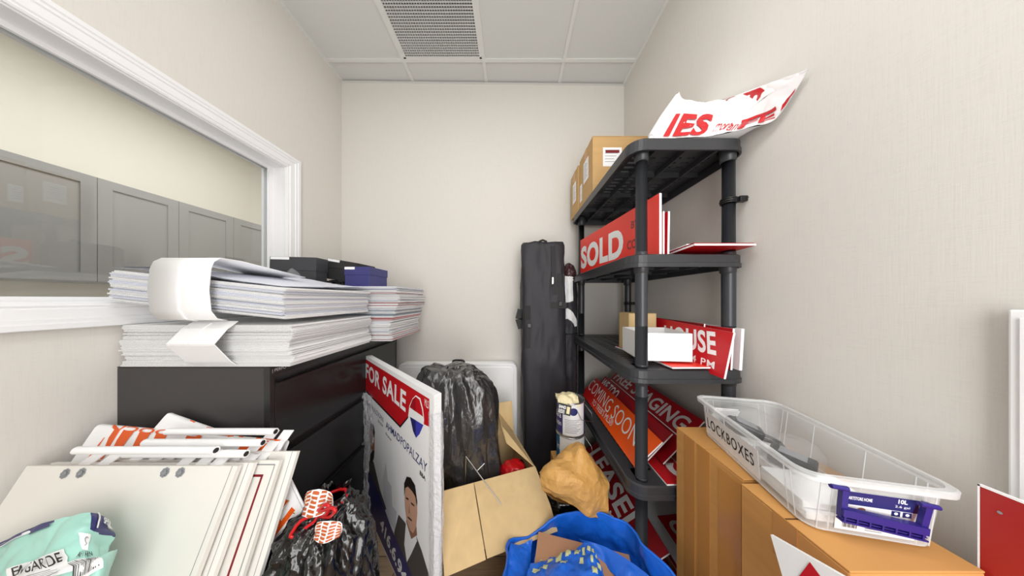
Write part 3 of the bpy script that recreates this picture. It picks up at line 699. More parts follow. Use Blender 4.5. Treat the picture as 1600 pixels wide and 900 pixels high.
# gift boxes on the far pile
ZT = FZ+.001+61*.0052+.001
def lidbox(label, c, sx, sy, h, rz, ry, mat, hl, cat='box'):
    R = Matrix.Rotation(rz, 3, 'Z') @ Matrix.Rotation(ry, 3, 'Y'); c = V(c); o = thing('lidded_box', label, cat, c)
    m = MB(); m.box(c+R @ V((0, 0, (h-hl*.3)/2)), (sx-.006, sy-.006, h-hl*.3), 0, .0015, R); m.build('body', mat, o)
    m = MB(); m.box(c+R @ V((0, 0, h-hl/2)), (sx, sy, hl), 0, .0015, R); m.build('lid', mat, o)
    m = MB(); m.box(c+R @ V((-sx*.28, -sy/2-.0006, h-.009)), (sx*.40, .001, .015), 0, 0, R); m.build('paper_label', WHITE, o)
    return o
lidbox('dark grey lidded box nearest to the window jamb', (-1.276, 1.36, ZT+.004), .262, .09, .165, .03, .02, LID_G, .078)
lidbox('tilted black lidded box between the grey and navy boxes', (-1.085, 1.51, ZT+.040), .20, .17, .128, -.05, .17, LID_K, .055)
lidbox('navy blue lidded box on the far sheet pile', (-.93, 1.455, ZT), .150, .20, .118, 0.0, 0, LID_N, .048)
m = MB()
for k in range(12): 
    pts = [V((-1.13+.016*k+.05*math.sin(i*1.3+k), 1.47+.06*math.cos(i*1.9+k*2), ZT+.008+.009*((i+k) % 5))) for i in range(9)]
    m.tube(pts, .006, 6)
tag(m.build('cable', BLKPL, loc=(-1.05, 1.47, ZT)), 'coiled black cable under the tilted black lidded box', 'cable')
m = MB()
for k in range(4):
    c = V((-.93-.035*k, 1.22+.01*(k % 2), 1.341)); m.tube([c+V((.014*math.cos(a*.7), .012*math.sin(a*.7), .002*(a % 2))) for a in range(9)], .002, 5, closed=True)
tag(m.build('wire_hooks', STEEL, loc=(-.96, 1.22, 1.335)), 'small metal rings lying at the edge of the loose sheet', 'rings')
S = loft([(-1.16, 1.20, 1.388, .03, .025), (-1.16, 1.20, 1.40, .028, .022), (-1.165, 1.20, 1.425, .01, .008), (-1.165, 1.20, 1.432, .001, .001)], .006, 40, 4)
tag(MB().surf(S, 30, 18).build('plastic_scrap', BUBBLE, loc=(-1.16, 1.20, 1.388)), 'crumpled clear plastic scrap on top of the sheets', 'wrapping')

# ------------------------------------------------------------------ white boards and banners, front left
LD = V((0, .378, .926)); SLP = .378/.926
def board(label, xr, yt, ztop, wd, tube, mat=OFFW, bolts=False, border=False, tx=None, group='white hinged sign boards'):
    L = ztop/.926; O = V((xr-wd, yt-.378*L, 0)); pl = Pl(O, (1, 0, 0), LD); t = thing('sign_board', label, 'sign', O+V((wd/2, 0, 0)), group)
    m = MB(); m.slab(pl, wd, L, .011, 0, 0)
    if border:
        for k in (.03, .031): pass
        b = .035; bw = .006
        m.rect(pl, b, L-b-bw, wd-b, L-b, 1); m.rect(pl, wd-b-bw, .02, wd-b, L-b, 1)
        m.rect(pl, 0.004, L-.012, wd-.012, L-.009, 2); m.rect(pl, wd-.012, .0, wd-.0095, L-.009, 2)
    else: m.rect(pl, wd-.016, 0, wd-.0145, L, 2)
    m.build('panel', [mat, MAROON, GREYP], t)
    if tube:
        ta, tb, th = tube; yy = yt+.010; zz = ztop+th
        m = MB(); m.tube([(ta, yy, zz), (tb, yy, zz)], .0105, 12); m.tube([(tb, yy, zz), (tb+.0008, yy, zz)], .007, 10, 1); m.build('hinge_tube', [WHITE, BLACKP], t)  # black end disc paints the shade inside the hollow tube
        for xa in (tx or []):
            m = MB(); p2 = Pl((xa, yt+.0005, ztop-.02), (1, 0, 0), (0, .10, th+.02)); m.slab(p2, .035, th+.025, .003, 0, 0); m.build('hinge_strap', WHITE, t)
    if bolts:
        for x, y in ((102, 740), (127, 739), (258, 738), (282, 738)):
            a, b = pl.px(x, y); m = MB()
            for k in range(8): 
                th = k*math.pi/4; m.ell(pl, a+.008*math.cos(th), b+.008*math.sin(th), .0045, .0045, 0, .001, 8)
            m.ell(pl, a, b, .006, .006, 0, .002, 10)
            m.build('bolt', GREYP, t)
    return t
board('blank off-white board at the front of the leaning boards', -.786, .65, .792, .604, (-1.266, -.862, .038), OFFW, True, tx=[-1.28, -1.225, -.99, -.935, -.89])
board('off-white board directly behind the front board', -.765, .672, .785, .60, (-1.16, -.80, .020), OFFW2, tx=[-1.18, -1.12, -.88, -.83])
board('white board with a maroon border line behind the front boards', -.712, .695, .776, .60, (-1.14, -.775, .048), OFFW, border=True, tx=[-1.10, -1.04, -.86, -.81])
board('white board at the back with its right edge sticking out', -.690, .728, .781, .60, (-1.12, -.77, .058), OFFW2, tx=[-1.10, -1.03, -.85, -.80])
def banner(name, label, tl, trp, drop, text, back=.12, rad=.011, tl_len=None):
    a = V(tl); b = V(trp); e = (b-a).normalized(); wd = (b-a).length; dn = V((0, -.378, -.926)); dn = (dn-e*dn.dot(e)).normalized(); nn = e.cross(-dn)
    prof = []
    for k in range(0, 13): 
        th = math.pi*k/12; prof.append((-rad*math.cos(th)*1.0, rad*math.sin(th)))   # along -n.. n, height
    path = [(-rad, -back)]+[(x, y) for x, y in prof]+[(rad, -drop*f) for f in (.25, .5, .75, 1)]
    def P(u, v):
        i = v*(len(path)-1); j = min(int(i), len(path)-2); f = i-j; x = path[j][0]+(path[j+1][0]-path[j][0])*f; y = path[j][1]+(path[j+1][1]-path[j][1])*f
        p = a+e*(wd*u)+nn*x-dn*y; return p+nn*.004*noise.noise(V((u*5, v*3, wd)))*(1 if v > .5 else .3)
    m = MB(); m.surf(P, 40, len(path)*3)
    n0 = 13/(len(path)-1)
    for tx_, u0, u1, v0, v1 in text: m.tsurf(P, tx_, u0, v1, u1, v0, 1, .0025, bold=.012, rot=True)
    return tag(m.build(name, [VINYL, ORANGE], loc=(a+b)/2), label, 'banner')
banner('vinyl_banner', 'white folded vinyl banner with upside-down orange letters behind the boards', at(157, 668, .765), at(447, 694, .765), .60,
       [('OOCN', .07, .40, .50, .80), ('EFIL SI', .44, .97, .50, .80)])
banner('vinyl_banner', 'white folded vinyl banner slanting up behind the wider banner', at(263, 650, .795), at(352, 682, .795), .45,
       [('IT', .20, .75, .50, .84)])
# banner leaning out to the right
e1 = V((.70, 0, 0))+V((0, -.378, -.926))*.72; 
O3 = at(452, 743, .752); up = (e1.normalized()).cross(V((0, -.926, .378)).normalized())
pl = Pl(O3-(V((0, 0, 0))), e1, V((.72, .26, .65))); 
L3 = .76; pl = Pl(O3-pl.v*L3, pl.u, pl.v); m = MB(); m.slab(pl, .125, L3, .003, 0, 0)
m.slab(Pl(pl.pt(0, 0, .006), pl.u, pl.v), .121, L3-.004, .002, 0, 0)
pf = Pl(pl.pt(0, 0, .006), pl.u, pl.v)
for q4 in ([(438, 800), (452, 786), (457, 792), (446, 803), (460, 815), (444, 840), (435, 830), (440, 824), (433, 812), (425, 822)],
           [(415, 850), (428, 832), (440, 838), (420, 858)]): pass
m.ppx(pf, [(446, 779), (451, 783), (437, 800), (428, 806)], 1, .001); m.ppx(pf, [(456, 792), (461.5, 797), (422, 849), (415, 842.5), (432, 822), (427.5, 814.5), (435, 807), (440, 814)], 1, .001)
gp = [(.01+.10*i/16, L3-.05+.025*math.sin(i*.9)) for i in range(17)]
for a, b in zip(gp, gp[1:]): m.poly(pf, [a, b, (b[0], b[1]+.003), (a[0], a[1]+.003)], 2)
tag(m.build('vinyl_banner', [VINYL, ORANGE, M('gold_print', (180, 130, 40), .4)], loc=pl.pt(.06, 0)), 'white folded banner with an orange letter leaning out right of the boards', 'banner')

# mint plastic bag
def mint():
    rows = [[(-70, 884, .555), (0, 846, .55), (60, 818, .55), (118, 806, .555), (150, 803, .56), (172, 818, .57)],
            [(-70, 905, .525), (0, 872, .52), (60, 846, .52), (118, 828, .525), (150, 828, .53), (179, 838, .555)],
            [(-70, 950, .49), (0, 910, .485), (60, 890, .48), (118, 872, .485), (148, 868, .495), (174, 858, .53)],
            [(-70, 1010, .46), (0, 980, .45), (60, 960, .445), (118, 945, .45), (146, 925, .46), (166, 905, .50)]]
    ctrl = [[at(*p) for p in r] for r in rows]
    last = ctrl[-1]
    ctrl.append([V((p.x*1.0, .30, .25)) for p in last]); ctrl.append([V((p.x, .245, .012)) for p in last])
    S = patch(ctrl, .010, 9, 5, aniso=(1, 1, 1.3), octv=2)
    t = thing('plastic_bag', 'mint green plastic bag with navy corner leaning on the boards', 'bag', (-1.0, .40, 0)); m = MB()
    def pk(u, v):
        if u > .74 and v < .20+.10*max(0, u-.8): return 1
        if u < .47 and v < .045: return 1
        return 0
    m.surf(S, 80, 90, pick=pk)
    cp = V((0, 0, H)); cm = sum((p for r in ctrl for p in r), V())/36
    bk = patch([[cp+(p*.97+cm*.03-cp)*1.035 for p in r] for r in ctrl]); m.surf(bk, 30, 40)
    m.psurf(S, .53, .41, .77, .56, 2, .002)
    for k in range(15): 
        u = .545+.0145*k; wv = .004 if k % 3 else .008; m.psurf(S, u, .42, u+wv, .55, 3, .0035, 2)
    m.tsurf(S, 'AF / ART N', .60, .40, .78, .365, 3, .003, bold=.01)
    m.psurf(S, .24, .33, .54, .52, 2, .002); m.tsurf(S, 'EN GARDE', .28, .40, .535, .345, 3, .008, bold=.01)
    for k in range(5): m.psurf(S, .27, .42+.018*k, .45+.03*(k % 2), .425+.018*k, 4, .0035, 3)
    m.psurf(S, .63, .24, .75, .35, 2, .002); m.tsurf(S, 'C', .67, .32, .71, .27, 4, .0035)
    m.tsurf(S, 'SHURTEK', .85, .13, .985, .07, 2, .003, bold=.02); m.psurf(S, .80, .0, .815, .18, 2, .002)
    m.psurf(S, .10, .04, .44, .075, 2, .002); m.psurf(S, .12, .045, .30, .062, 1, .003); m.psurf(S, .33, .04, .46, .09, 1, .003)
    m.build('bag_body', [MINT, NAVY, TXTW, BLACKP, GREYP], t)
mint()

# black bin bag with a red tie, patterned paper inside
gb = thing('bin_bag', 'tied black bin bag with a red drawstring in front of the filing cabinet', 'bag', (-.60, .70, 0))
S = loft([(-.63, .68, .004, .12, .11), (-.63, .68, .05, .18, .15), (-.63, .69, .22, .19, .155), (-.622, .70, .40, .172, .14), (-.582, .705, .53, .120, .11), (-.580, .71, .60, .075, .065), (-.578, .715, .635, .04, .036), (-.578, .715, .655, .045, .04)],
         .018, 8, 2, (13, .008), octv=4, aniso=(1.5, 1.5, .5))
m = MB(); m.surf(S, 220, 170); m.disc((-.61, .68, .004), .12); m.build('bag_body', BAGBLK, gb)
m = MB(); c = V((-.575, .712, .636))
for (dx, dz, ln, tilt) in ((.05, .035, .105, .5), (.045, .03, .08, .75), (-.05, -.045, .07, .6)):
    d = V((math.copysign(1, dx)*.78, -.35, tilt*math.copysign(1, dx)*.9)).normalized(); s_ = V((-d.z, 0, d.x)).normalized()*.012; pts = []
    for k in range(17):
        a = 2*math.pi*k/16; pts.append(c+V((0, -.045, 0))+d*(ln*.5*(1-math.cos(a)))+s_*math.sin(a)*(1+.3*math.sin(3*a)))
    m.tube(pts[:-1], .0045, 6, closed=True)
m.tube([c+V((.046*math.cos(a*.5), .044*math.sin(a*.5), .006*math.sin(a))) for a in range(12)], .005, 6, closed=True)
m.build('drawstring', REDPL, gb)
pt = thing('patterned_paper', 'white and rust patterned paper bunched in the neck of the bin bag', 'paper', (-.58, .715, .63))
RUST = M('rust_print', (190, 92, 40), .5)
m = MB(); 
for k, (cx, cy, cz, rx, rz_) in enumerate(((-.578, .70, .668, .040, .046), (-.520, .665, .622, .036, .030))):
    S = patch([[V((cx+rx*math.cos(math.pi*(1-i/5)), cy-.02-.03*math.sin(math.pi*i/5)*(1-j/5), cz-rz_*.5+rz_*1.3*(j/4)*(.65+.35*math.sin(math.pi*i/5)))) for i in range(6)] for j in range(5)], .005, 22, k)
    m.surf(S, 30, 24)
    for i in range(5):
        for j in range(6):
            u = .06+.18*i; v_ = .04+.16*j; m.surf(lambda a, b, u=u, v_=v_: lifted(S, min(1, u+.14*a), min(1, v_+.10*b+.05*a*(1 if i % 2 else -1)+.0), .0012), 3, 3, 1)
m.build('paper_body', [WHITE, RUST], pt)

# ------------------------------------------------------------------ FOR SALE signs in stretch wrap
Yf, Yn, ZS = 1.356, .80, .93
Fp = V((-.645*Yf, Yf, 0)); Np = V((-.346*Yn, Yn, 0)); us = (Np-Fp).normalized(); ws = (Np-Fp).length
pls = Pl(Fp+V((0, 0, .002)), us, (0, 0, 1)); hs = ZS-.002
def dSale(m, pl):
    P = m.ppx
    P(pl, [(570.5, 560.5), (671, 623.5), (671, 667), (638, 650), (625.5, 664.7), (569.6, 607)], 2, .0005)
    P(pl, [(569.6, 607), (625.5, 664.7), (638, 650), (638, 653), (625.5, 668.5), (569.6, 610)], 8, .0004)
    P(pl, [(638, 650), (640, 634), (645, 622.5), (650, 617.5), (657, 622), (661.5, 640), (663, 656), (662, 666), (656, 679), (650.5, 685), (646, 675)], 3, .0008)
    P(pl, [(640.5, 636), (645, 624), (650, 619.5), (656, 624.5), (660, 640), (661.5, 651)], 2, .0011)
    P(pl, [(645, 624), (650, 619.5), (650, 643), (640.5, 636)], 9, .0013)
    P(pl, [(641, 651), (662, 664), (656, 678), (650.5, 684), (646, 674)], 5, .0011)
    P(pl, [(641, 651), (650, 657), (650, 683), (646, 674)], 4, .0013)
    m.tpx(pl, 'FOR SALE', (571.5, 590), (634, 644.5), (572, 567), 3, .0011, bold=.03, space=1.08)
    m.tpx(pl, 'DAUD RULOXAN', (571, 629), (599, 660), (571, 622), 4, .0008); m.tpx(pl, 'AHMAD', (603, 668), (625, 692), (603.3, 657.5), 4, .0008, bold=.015)
    m.tpx(pl, 'POPALZAY', (626, 694), (667, 740), (626.5, 681), 4, .0008); m.tpx(pl, 'Broker', (591, 659), (599, 668), (591.3, 655), 8, .0008)
    m.tpx(pl, 'Broker', (603, 679), (612, 690), (603, 675), 8, .0008); m.tpx(pl, 'BBA', (656, 741), (665, 752), (656.3, 734.5), 8, .0008, bold=.03)
    m.tpx(pl, 'MLS', (664, 634), (670, 639), (664, 622), 3, .0011)
    # skyline, portraits
    P(pl, [(599, 745), (603, 722), (606, 750), (612, 760), (613, 790), (620, 800), (618, 830), (600, 800)], 10, .0005)
    P(pl, [(577, 715), (584, 722), (594, 765), (604, 795), (598, 800), (584, 770), (577, 745)], 7, .0007)
    P(pl, [(577.5, 668), (580, 662), (583, 665), (585.5, 675), (585.5, 705), (582, 724), (578, 715)], 11, .0009)
    P(pl, [(577.3, 672), (578, 664), (581, 661), (584.5, 665), (586, 676), (585.6, 682), (583, 673), (579, 671)], 12, .0012)
    P(pl, [(578, 704), (585.6, 704), (584.5, 716), (581.5, 725), (578.4, 718)], 12, .0012)
    P(pl, [(616, 832), (623, 804), (632, 815), (640, 826), (650, 836), (659, 860), (671, 900), (676, 960), (640, 960), (622, 880)], 7, .0007)
    P(pl, [(635, 812), (641, 836), (650, 835), (652, 845), (643, 865), (636, 878), (632, 850)], 3, .0009)
    P(pl, [(635, 815), (637, 800), (651, 822), (652, 836), (643, 842)], 11, .0010)
    P(pl, [(632.5, 770), (634, 752), (640, 746), (647, 754), (651.5, 775), (652.5, 800), (651, 822), (646, 833), (641, 828), (635.5, 812), (633, 792)], 6, .0012)
    P(pl, [(632, 775), (632, 755), (636, 744.5), (642, 746), (649, 758), (652.5, 784), (652, 792), (649.5, 776), (645, 768), (638, 760), (634, 762)], 12, .0015)
    for q4 in ([(635, 776), (639, 779), (639, 781.5), (635, 779)], [(643, 784), (648, 789), (648, 791.5), (643, 787)], [(637.5, 806), (644, 812), (644, 814.5), (638, 809)]): P(pl, q4, 12, .0016)
    P(pl, [(640, 787), (641, 802), (639, 801)], 11, .0016)
    P(pl, [(576, 735), (594, 775), (612, 825), (640, 890), (690, 1010), (690, 1060), (640, 945), (600, 855), (574, 798)], 4, .0014)
    m.tpx(pl, '416.6.946', (594, 823), (640, 935), (596.5, 806), 3, .0020, bold=.03)
    return [RED, TXTW, NAVY, BLUEP, SKIN, SUIT, BLACKP, DRED, LGREYP, SKIN2, HAIR]
def sale_board(off, label, deco):
    pl = Pl(pls.pt(0, 0, -off), pls.u, pls.v); m = MB(); t = .0044; w_ = ws; h_ = hs
    m.slab(pl, w_, h_, .0009, 0, 1); m.slab(Pl(pl.pt(0, 0, -t+.0009), pl.u, pl.v), w_, h_, .0009, 0, 1)
    n = 150
    for i in range(n): 
        z = h_*(i+.5)/n; m.slab(Pl(pl.pt(0, z, -.0009), pl.u, pl.v), w_, .0012, t-.0018, 1, 1)
    ms = [WHITE, WHITE]
    if deco: ms += deco(m, pl)
    return tag(m.build('for_sale_sign', ms, loc=pl.pt(w_/2, 0)), label, 'sign', None if deco else 'sign boards wrapped behind the FOR SALE sign')
sale_board(0, 'large FOR SALE sign with red band, balloon logo and portraits, wrapped in film', dSale)
for k in range(1, 6): sale_board(.0048*k, 'white corrugated sign board wrapped behind the FOR SALE sign', None)
m = MB(); T = .034
def wrapL(u, v):                                                 # crumpled film hanging round the far edge
    z = .72*(1-v); a = -.062*math.sin(math.pi*min(1, v*1.05))-.004; 
    b = [(.11+.05*math.sin(v*7), .004), (.04, .008), (a*.6, .02), (a, .0), (-.012, -.02), (.05, -T-.012)]
    x = u*5; i = min(int(x), 4); f = x-i; aa = b[i][0]+(b[i+1][0]-b[i][0])*f; nn = b[i][1]+(b[i+1][1]-b[i][1])*f
    p = pls.pt(aa, z, nn); return p+pls.n*crump(V((p.x*2, p.y*2, p.z*.45)), 22, .007, 2)+pls.u*crump(V((p.x, p.y, p.z*.5)), 18, .010, 9)
swr = thing('stretch_wrap', 'crumpled clear stretch wrap round the edges of the FOR SALE signs', 'wrapping', pls.pt(ws/2, 0))
m.surf(wrapL, 70, 120); m.build('film', WRAP, swr); m = MB()
def wrapR(u, v):
    z = hs*.93*(1-v)+.0; b = [(ws-.03, .005), (ws+.006, .006), (ws+.016+.01*math.sin(v*5), -.01), (ws+.012, -.03), (ws-.06, -T-.008)]
    x = u*4; i = min(int(x), 3); f = x-i; aa = b[i][0]+(b[i+1][0]-b[i][0])*f; nn = b[i][1]+(b[i+1][1]-b[i][1])*f
    p = pls.pt(aa, z, nn); return p+pls.u*crump(V((p.x*1.5, p.y*1.5, p.z*.8)), 11, .006, 4)
m.surf(wrapR, 30, 70)
m.build('film', WRAP, swr)

# ------------------------------------------------------------------ folding table, canopy bag, flag bundle
ft = thing('folding_table', 'white plastic folding table folded flat against the back wall', 'table', (-.43, 1.87, 0))
def table_half(y):
    m = MB(); rs = []
    for d, yy in ((.006, y-.018), (0, y-.012), (0, y+.012), (.006, y+.018)):
        rs.append([V((p.x, yy, p.y)) for p in rrect(-.925+d, .037-d, .004+d, .752-d, .05, 0)])
    n = len(rs[0])
    for A, B in zip(rs, rs[1:]): m.add(A+B, [(i, (i+1) % n, n+(i+1) % n, n+i) for i in range(n)], 0, True)
    m.add(rs[0], [tuple(range(n))]); m.add(rs[-1], [tuple(range(n))[::-1]])
    inner = [[V((p.x, y-.018-dy, p.y)) for p in rrect(-.90+d, .012-d, .03+d, .727-d, .04, 0)] for d, dy in ((0, 0), (.006, .003), (.012, .003))]
    for A, B in zip(inner, inner[1:]): m.add(A+B, [(i, (i+1) % n, n+(i+1) % n, n+i) for i in range(n)], 0, True)
    m.add(inner[-1], [tuple(range(n))]); return m
table_half(1.838).build('tabletop_half', WHITE, ft); table_half(1.876).build('tabletop_half', WHITE, ft)
m = MB(); m.tube([(-.49, 1.857, .748), (-.485, 1.857, .763), (-.465, 1.857, .768), (-.42, 1.857, .768), (-.40, 1.857, .763), (-.395, 1.857, .748)], .009, 8); m.b2((-.475, 1.845, .762), (-.41, 1.869, .774), 0, .003); m.build('handle', BLKPL, ft)
cb = thing('canopy_bag', 'tall black nylon canopy bag standing against the back wall', 'bag', (.225, 1.735, 0))
S = loft([(.235, 1.735, .003, .125, .085), (.235, 1.735, .03, .14, .10), (.232, 1.735, .4, .160, .115), (.228, 1.737, .9, .160, .115), (.225, 1.74, 1.35, .157, .11), (.224, 1.742, 1.62, .154, .105), (.224, 1.742, 1.668, .150, .10), (.224, 1.742, 1.680, .135, .085)],
         .011, 5, 8, sq=7, octv=4, aniso=(1.4, 1.4, .4))
m = MB(); m.surf(S, 96, 110); m.add([S(i/48, 1) for i in range(48)], [tuple(range(48))]); m.build('bag_body', NYLON, cb)
m = MB(); ytop = 1.742
ring = [S(i/48, .963)+(S(i/48, .963)-V((.224, 1.742, S(i/48, .963).z))).normalized()*.002 for i in range(48)]; m.tube(ring, .004, 6, closed=True); m.build('piping', NYLOND, cb)
def strap(pts, wd, mat, nm, par, th=.003):
    m = MB(); n = len(pts)
    for a, b in zip(pts, pts[1:]):
        a = V(a); b = V(b); d = (b-a); L = d.length; d.normalize(); s_ = d.cross(V((0, -1, 0))).normalized(); nn = s_.cross(d)
        R = Matrix((d, s_, nn)).transposed(); m.box((a+b)/2, (L+.002, wd, th), 0, .0008, R)
    return m.build(nm, mat, par)
yf = 1.622
strap([(.29, yf+.012, 1.65), (.292, yf, 1.52), (.296, yf, 1.36), (.300, yf, 1.30)], .03, NYLOND, 'strap', cb)
strap([(.345, yf+.006, 1.45), (.342, yf-.002, 1.22)], .05, NYLOND, 'strap', cb)
strap([(.27, yf-.002, 1.225), (.386, yf-.001, 1.222)], .045, NYLOND, 'strap', cb)
strap([(.075, yf+.006, 1.17), (.125, yf-.004, 1.17)], .10, NYLOND, 'strap', cb)
strap([(.11, yf-.004, 1.12), (.112, yf-.004, .92)], .03, NYLOND, 'strap', cb)
strap([(.062, 1.70, 1.19), (.045, 1.70, 1.12), (.066, 1.70, 1.05)], .05, NYLOND, 'carry_handle', cb, .012)
m = MB(); m.tube([(.19, 1.70, 1.675), (.20, 1.70, 1.70), (.225, 1.70, 1.71), (.25, 1.70, 1.70), (.26, 1.70, 1.675)], .008, 6); m.build('carry_handle', NYLOND, cb)
m = MB(); m.box((.285, yf-.006, 1.40), (.012, .006, .05), 0, .002); m.tube([(.279, yf-.01, 1.425), (.279, yf-.01, 1.37), (.291, yf-.01, 1.37), (.291, yf-.01, 1.425)], .0018, 6, closed=True); m.build('zip_pull', TINMET, cb)
m = MB(); m.box((.34, yf-.006, 1.235), (.026, .010, .034), 0, .003); m.box((.118, yf-.008, 1.08), (.03, .010, .03), 0, .003); m.build('buckle', BLKPL, cb)
m = MB()
for k in range(2):
    a = .085 if k == 0 else .365; m.tube([(a+.01*math.sin(z*3), yf-.0+.003, z) for z in [.1+.1*i for i in range(15)]], .003, 5)
m.build('piping', NYLOND, cb)
fb = thing('flag_bundle', 'rolled black and white flag with maroon tip beside the canopy bag', 'flag', (.45, 1.80, 0))
S = loft([(.44, 1.80, .003, .05, .05), (.44, 1.80, .3, .058, .055), (.442, 1.80, .8, .064, .06), (.444, 1.80, 1.2, .062, .058), (.446, 1.80, 1.42, .055, .05), (.446, 1.80, 1.445, .045, .042)], .008, 9, 3, (7, .004), aniso=(1, 1, .5))
def pkf(u, v):
    p = S(u, v); k = p.z+.10*math.sin(2*math.pi*u*1.0+.6)
    if p.z > 1.23+.12*(u-.6) and u > .45 and u < .80: return 1
    if 1.02 < k < 1.10: return 1 if p.z > 1.06 else 0
    return 0
m = MB(); m.surf(S, 140, 260, pick=pkf)
m.tsurf(lambda u, v: S(.50+.35*u, .78+.06*v), 'MAX', .1, .1, .95, .95, 1, .002, bold=.05)
m.build('flag_fabric', [NYLON, VINYL], fb)
S2_ = loft([(.446, 1.80, 1.435, .046, .042), (.446, 1.80, 1.46, .056, .050), (.448, 1.80, 1.50, .052, .045), (.446, 1.80, 1.54, .025, .022), (.445, 1.80, 1.555, .004, .004)], .006, 22, 5, (9, .004))
o = MB().surf(S2_, 50, 30).build('tip', M('maroon_satin', (70, 40, 44), .3), fb); o['label'] = 'maroon gathered tip'
m = MB(); m.tube([(.446+.047*math.cos(a*.524), 1.80+.044*math.sin(a*.524), 1.437) for a in range(12)], .004, 6, closed=True); m.tube([(.442+.068*math.cos(a*.524), 1.80+.064*math.sin(a*.524), 1.00) for a in range(12)], .006, 6, closed=True); m.build('tie', NYLOND, fb)

# ------------------------------------------------------------------ open carton with the big black bag
RZ = .35; FR = V((.123, 1.247, 0)); FL = V((-.333, 1.085, 0)); du = (FR-FL).normalized(); dv = V((-du.y, du.x, 0)); DW = (FR-FL).length; DD = .35
oc = thing('open_carton', 'open cardboard box with its front flap folded down', 'box', (FR+FL)/2+dv*.17)
Rb = Matrix((du, dv, V((0, 0, 1)))).transposed(); m = MB(); t = .005
def cbx(m, a, b): a = V(a); b = V(b); m.box(FL+Rb @ ((a+b)/2), [abs(x) for x in b-a], 0, .001, Rb)
cbx(m, (0, 0, .001), (DW, DD, .006)); cbx(m, (0, 0, 0), (DW, t, RZ)); cbx(m, (0, DD-t, 0), (DW, DD, RZ)); cbx(m, (0, 0, 0), (t, DD, RZ)); cbx(m, (DW-t, 0, 0), (DW, DD, RZ)); m.build('body', CARD3, oc)
def flap(hinge_a, hinge_b, pts, nm='flap', mat=CARD3):
    """plate with a real thickness through hinge_a, hinge_b and free corners"""
    q = [V(hinge_a), V(hinge_b)]+[V(p) for p in pts]; n = (q[1]-q[0]).cross(q[2]-q[0]).normalized()*.004; m = MB(); k = len(q)
    m.add(q, [tuple(range(k))]); m.add([p-n for p in q], [tuple(range(k))[::-1]]); m.add(q+[p-n for p in q], [(i, i+k, (i+1) % k+k, (i+1) % k) for i in range(k)])
    return m.build(nm, mat, oc)
def wl(a, b, z): return FL+du*a+dv*b+V((0, 0, z))
flap(wl(.15, 0, RZ), wl(DW, 0, RZ), [wl(DW+.004, -.16, RZ-.075), wl(DW-.002, -.24, RZ-.125), wl(.16, -.235, RZ-.13)])
flap(wl(.0, 0, RZ), wl(.145, 0, RZ), [wl(.155, -.235, RZ-.132), wl(-.005, -.225, RZ-.15), wl(-.012, -.1, RZ-.065)], mat=CARD3)
flap(wl(DW, .0, RZ), wl(DW, DD, RZ), [wl(DW-.10, DD+.02, RZ+.14), wl(DW-.12, .24, RZ+.13), wl(DW-.12, .13, RZ+.08)])
flap(wl(DW-.30, DD, RZ), wl(DW, DD, RZ), [wl(DW+.0, DD+.03, RZ+.20), wl(DW-.30, DD+.03, RZ+.20)])
bb = thing('bin_bag', 'large crumpled black bin bag stuffed in the open carton', 'bag', (-.27, 1.29, .007))
S = loft([(-.21, 1.31, .012, .13, .10), (-.21, 1.31, .10, .16, .12), (-.22, 1.31, .28, .155, .12), (-.285, 1.315, .42, .20, .13), (-.315, 1.32, .55, .225, .145), (-.325, 1.325, .67, .225, .145), (-.345, 1.33, .78, .205, .135), (-.37, 1.335, .85, .15, .10), (-.38, 1.34, .872, .08, .05), (-.38, 1.34, .876, .002, .002)],
         .016, 5, 12, (9, .010), sq=2.5, octv=3, aniso=(1.8, 1.8, .32))
m = MB(); m.surf(S, 220, 190); m.disc((-.21, 1.31, .014), .12); m.build('bag_body', BAGGRY, bb)
def blob(name, label, cat, mat, rings, amp, sc_, seed, nu=50, nv=40, pleat=(0, 0), parent=None, sq=2):
    S = loft(rings, amp, sc_, seed, pleat, sq); m = MB(); m.surf(S, nu, nv); return tag(m.build(name, mat, loc=rings[0][:3]), label, cat)
blob('red_pouch', 'red plastic pouch inside the open carton', 'pouch', REDPL, [(.0, 1.30, .008, .05, .05), (.0, 1.30, .10, .07, .06), (.0, 1.30, .27, .07, .055), (.005, 1.30, .325, .05, .04), (.005, 1.30, .335, .002, .002)], .008, 20, 3)
blob('black_pouch', 'black bundle at the right end of the open carton', 'bundle', NYLON, [(.07, 1.38, .008, .03, .05), (.07, 1.38, .10, .035, .07), (.06, 1.38, .24, .035, .06), (.05, 1.38, .28, .002, .002)], .005, 20, 6)
m = MB(); a = at(728, 713, 1.13); b = at(784, 789, 1.02); m.tube([a, b], .0026, 6); m.tube([at(745, 736, 1.105), at(757, 724, 1.125)], .0022, 6); m.tube([a, a+V((-.02, .06, -.40))], .0026, 6)
tag(m.build('wire_stake', STEEL, loc=b), 'thin steel wire sign stake sticking out over the carton flap', 'stake')

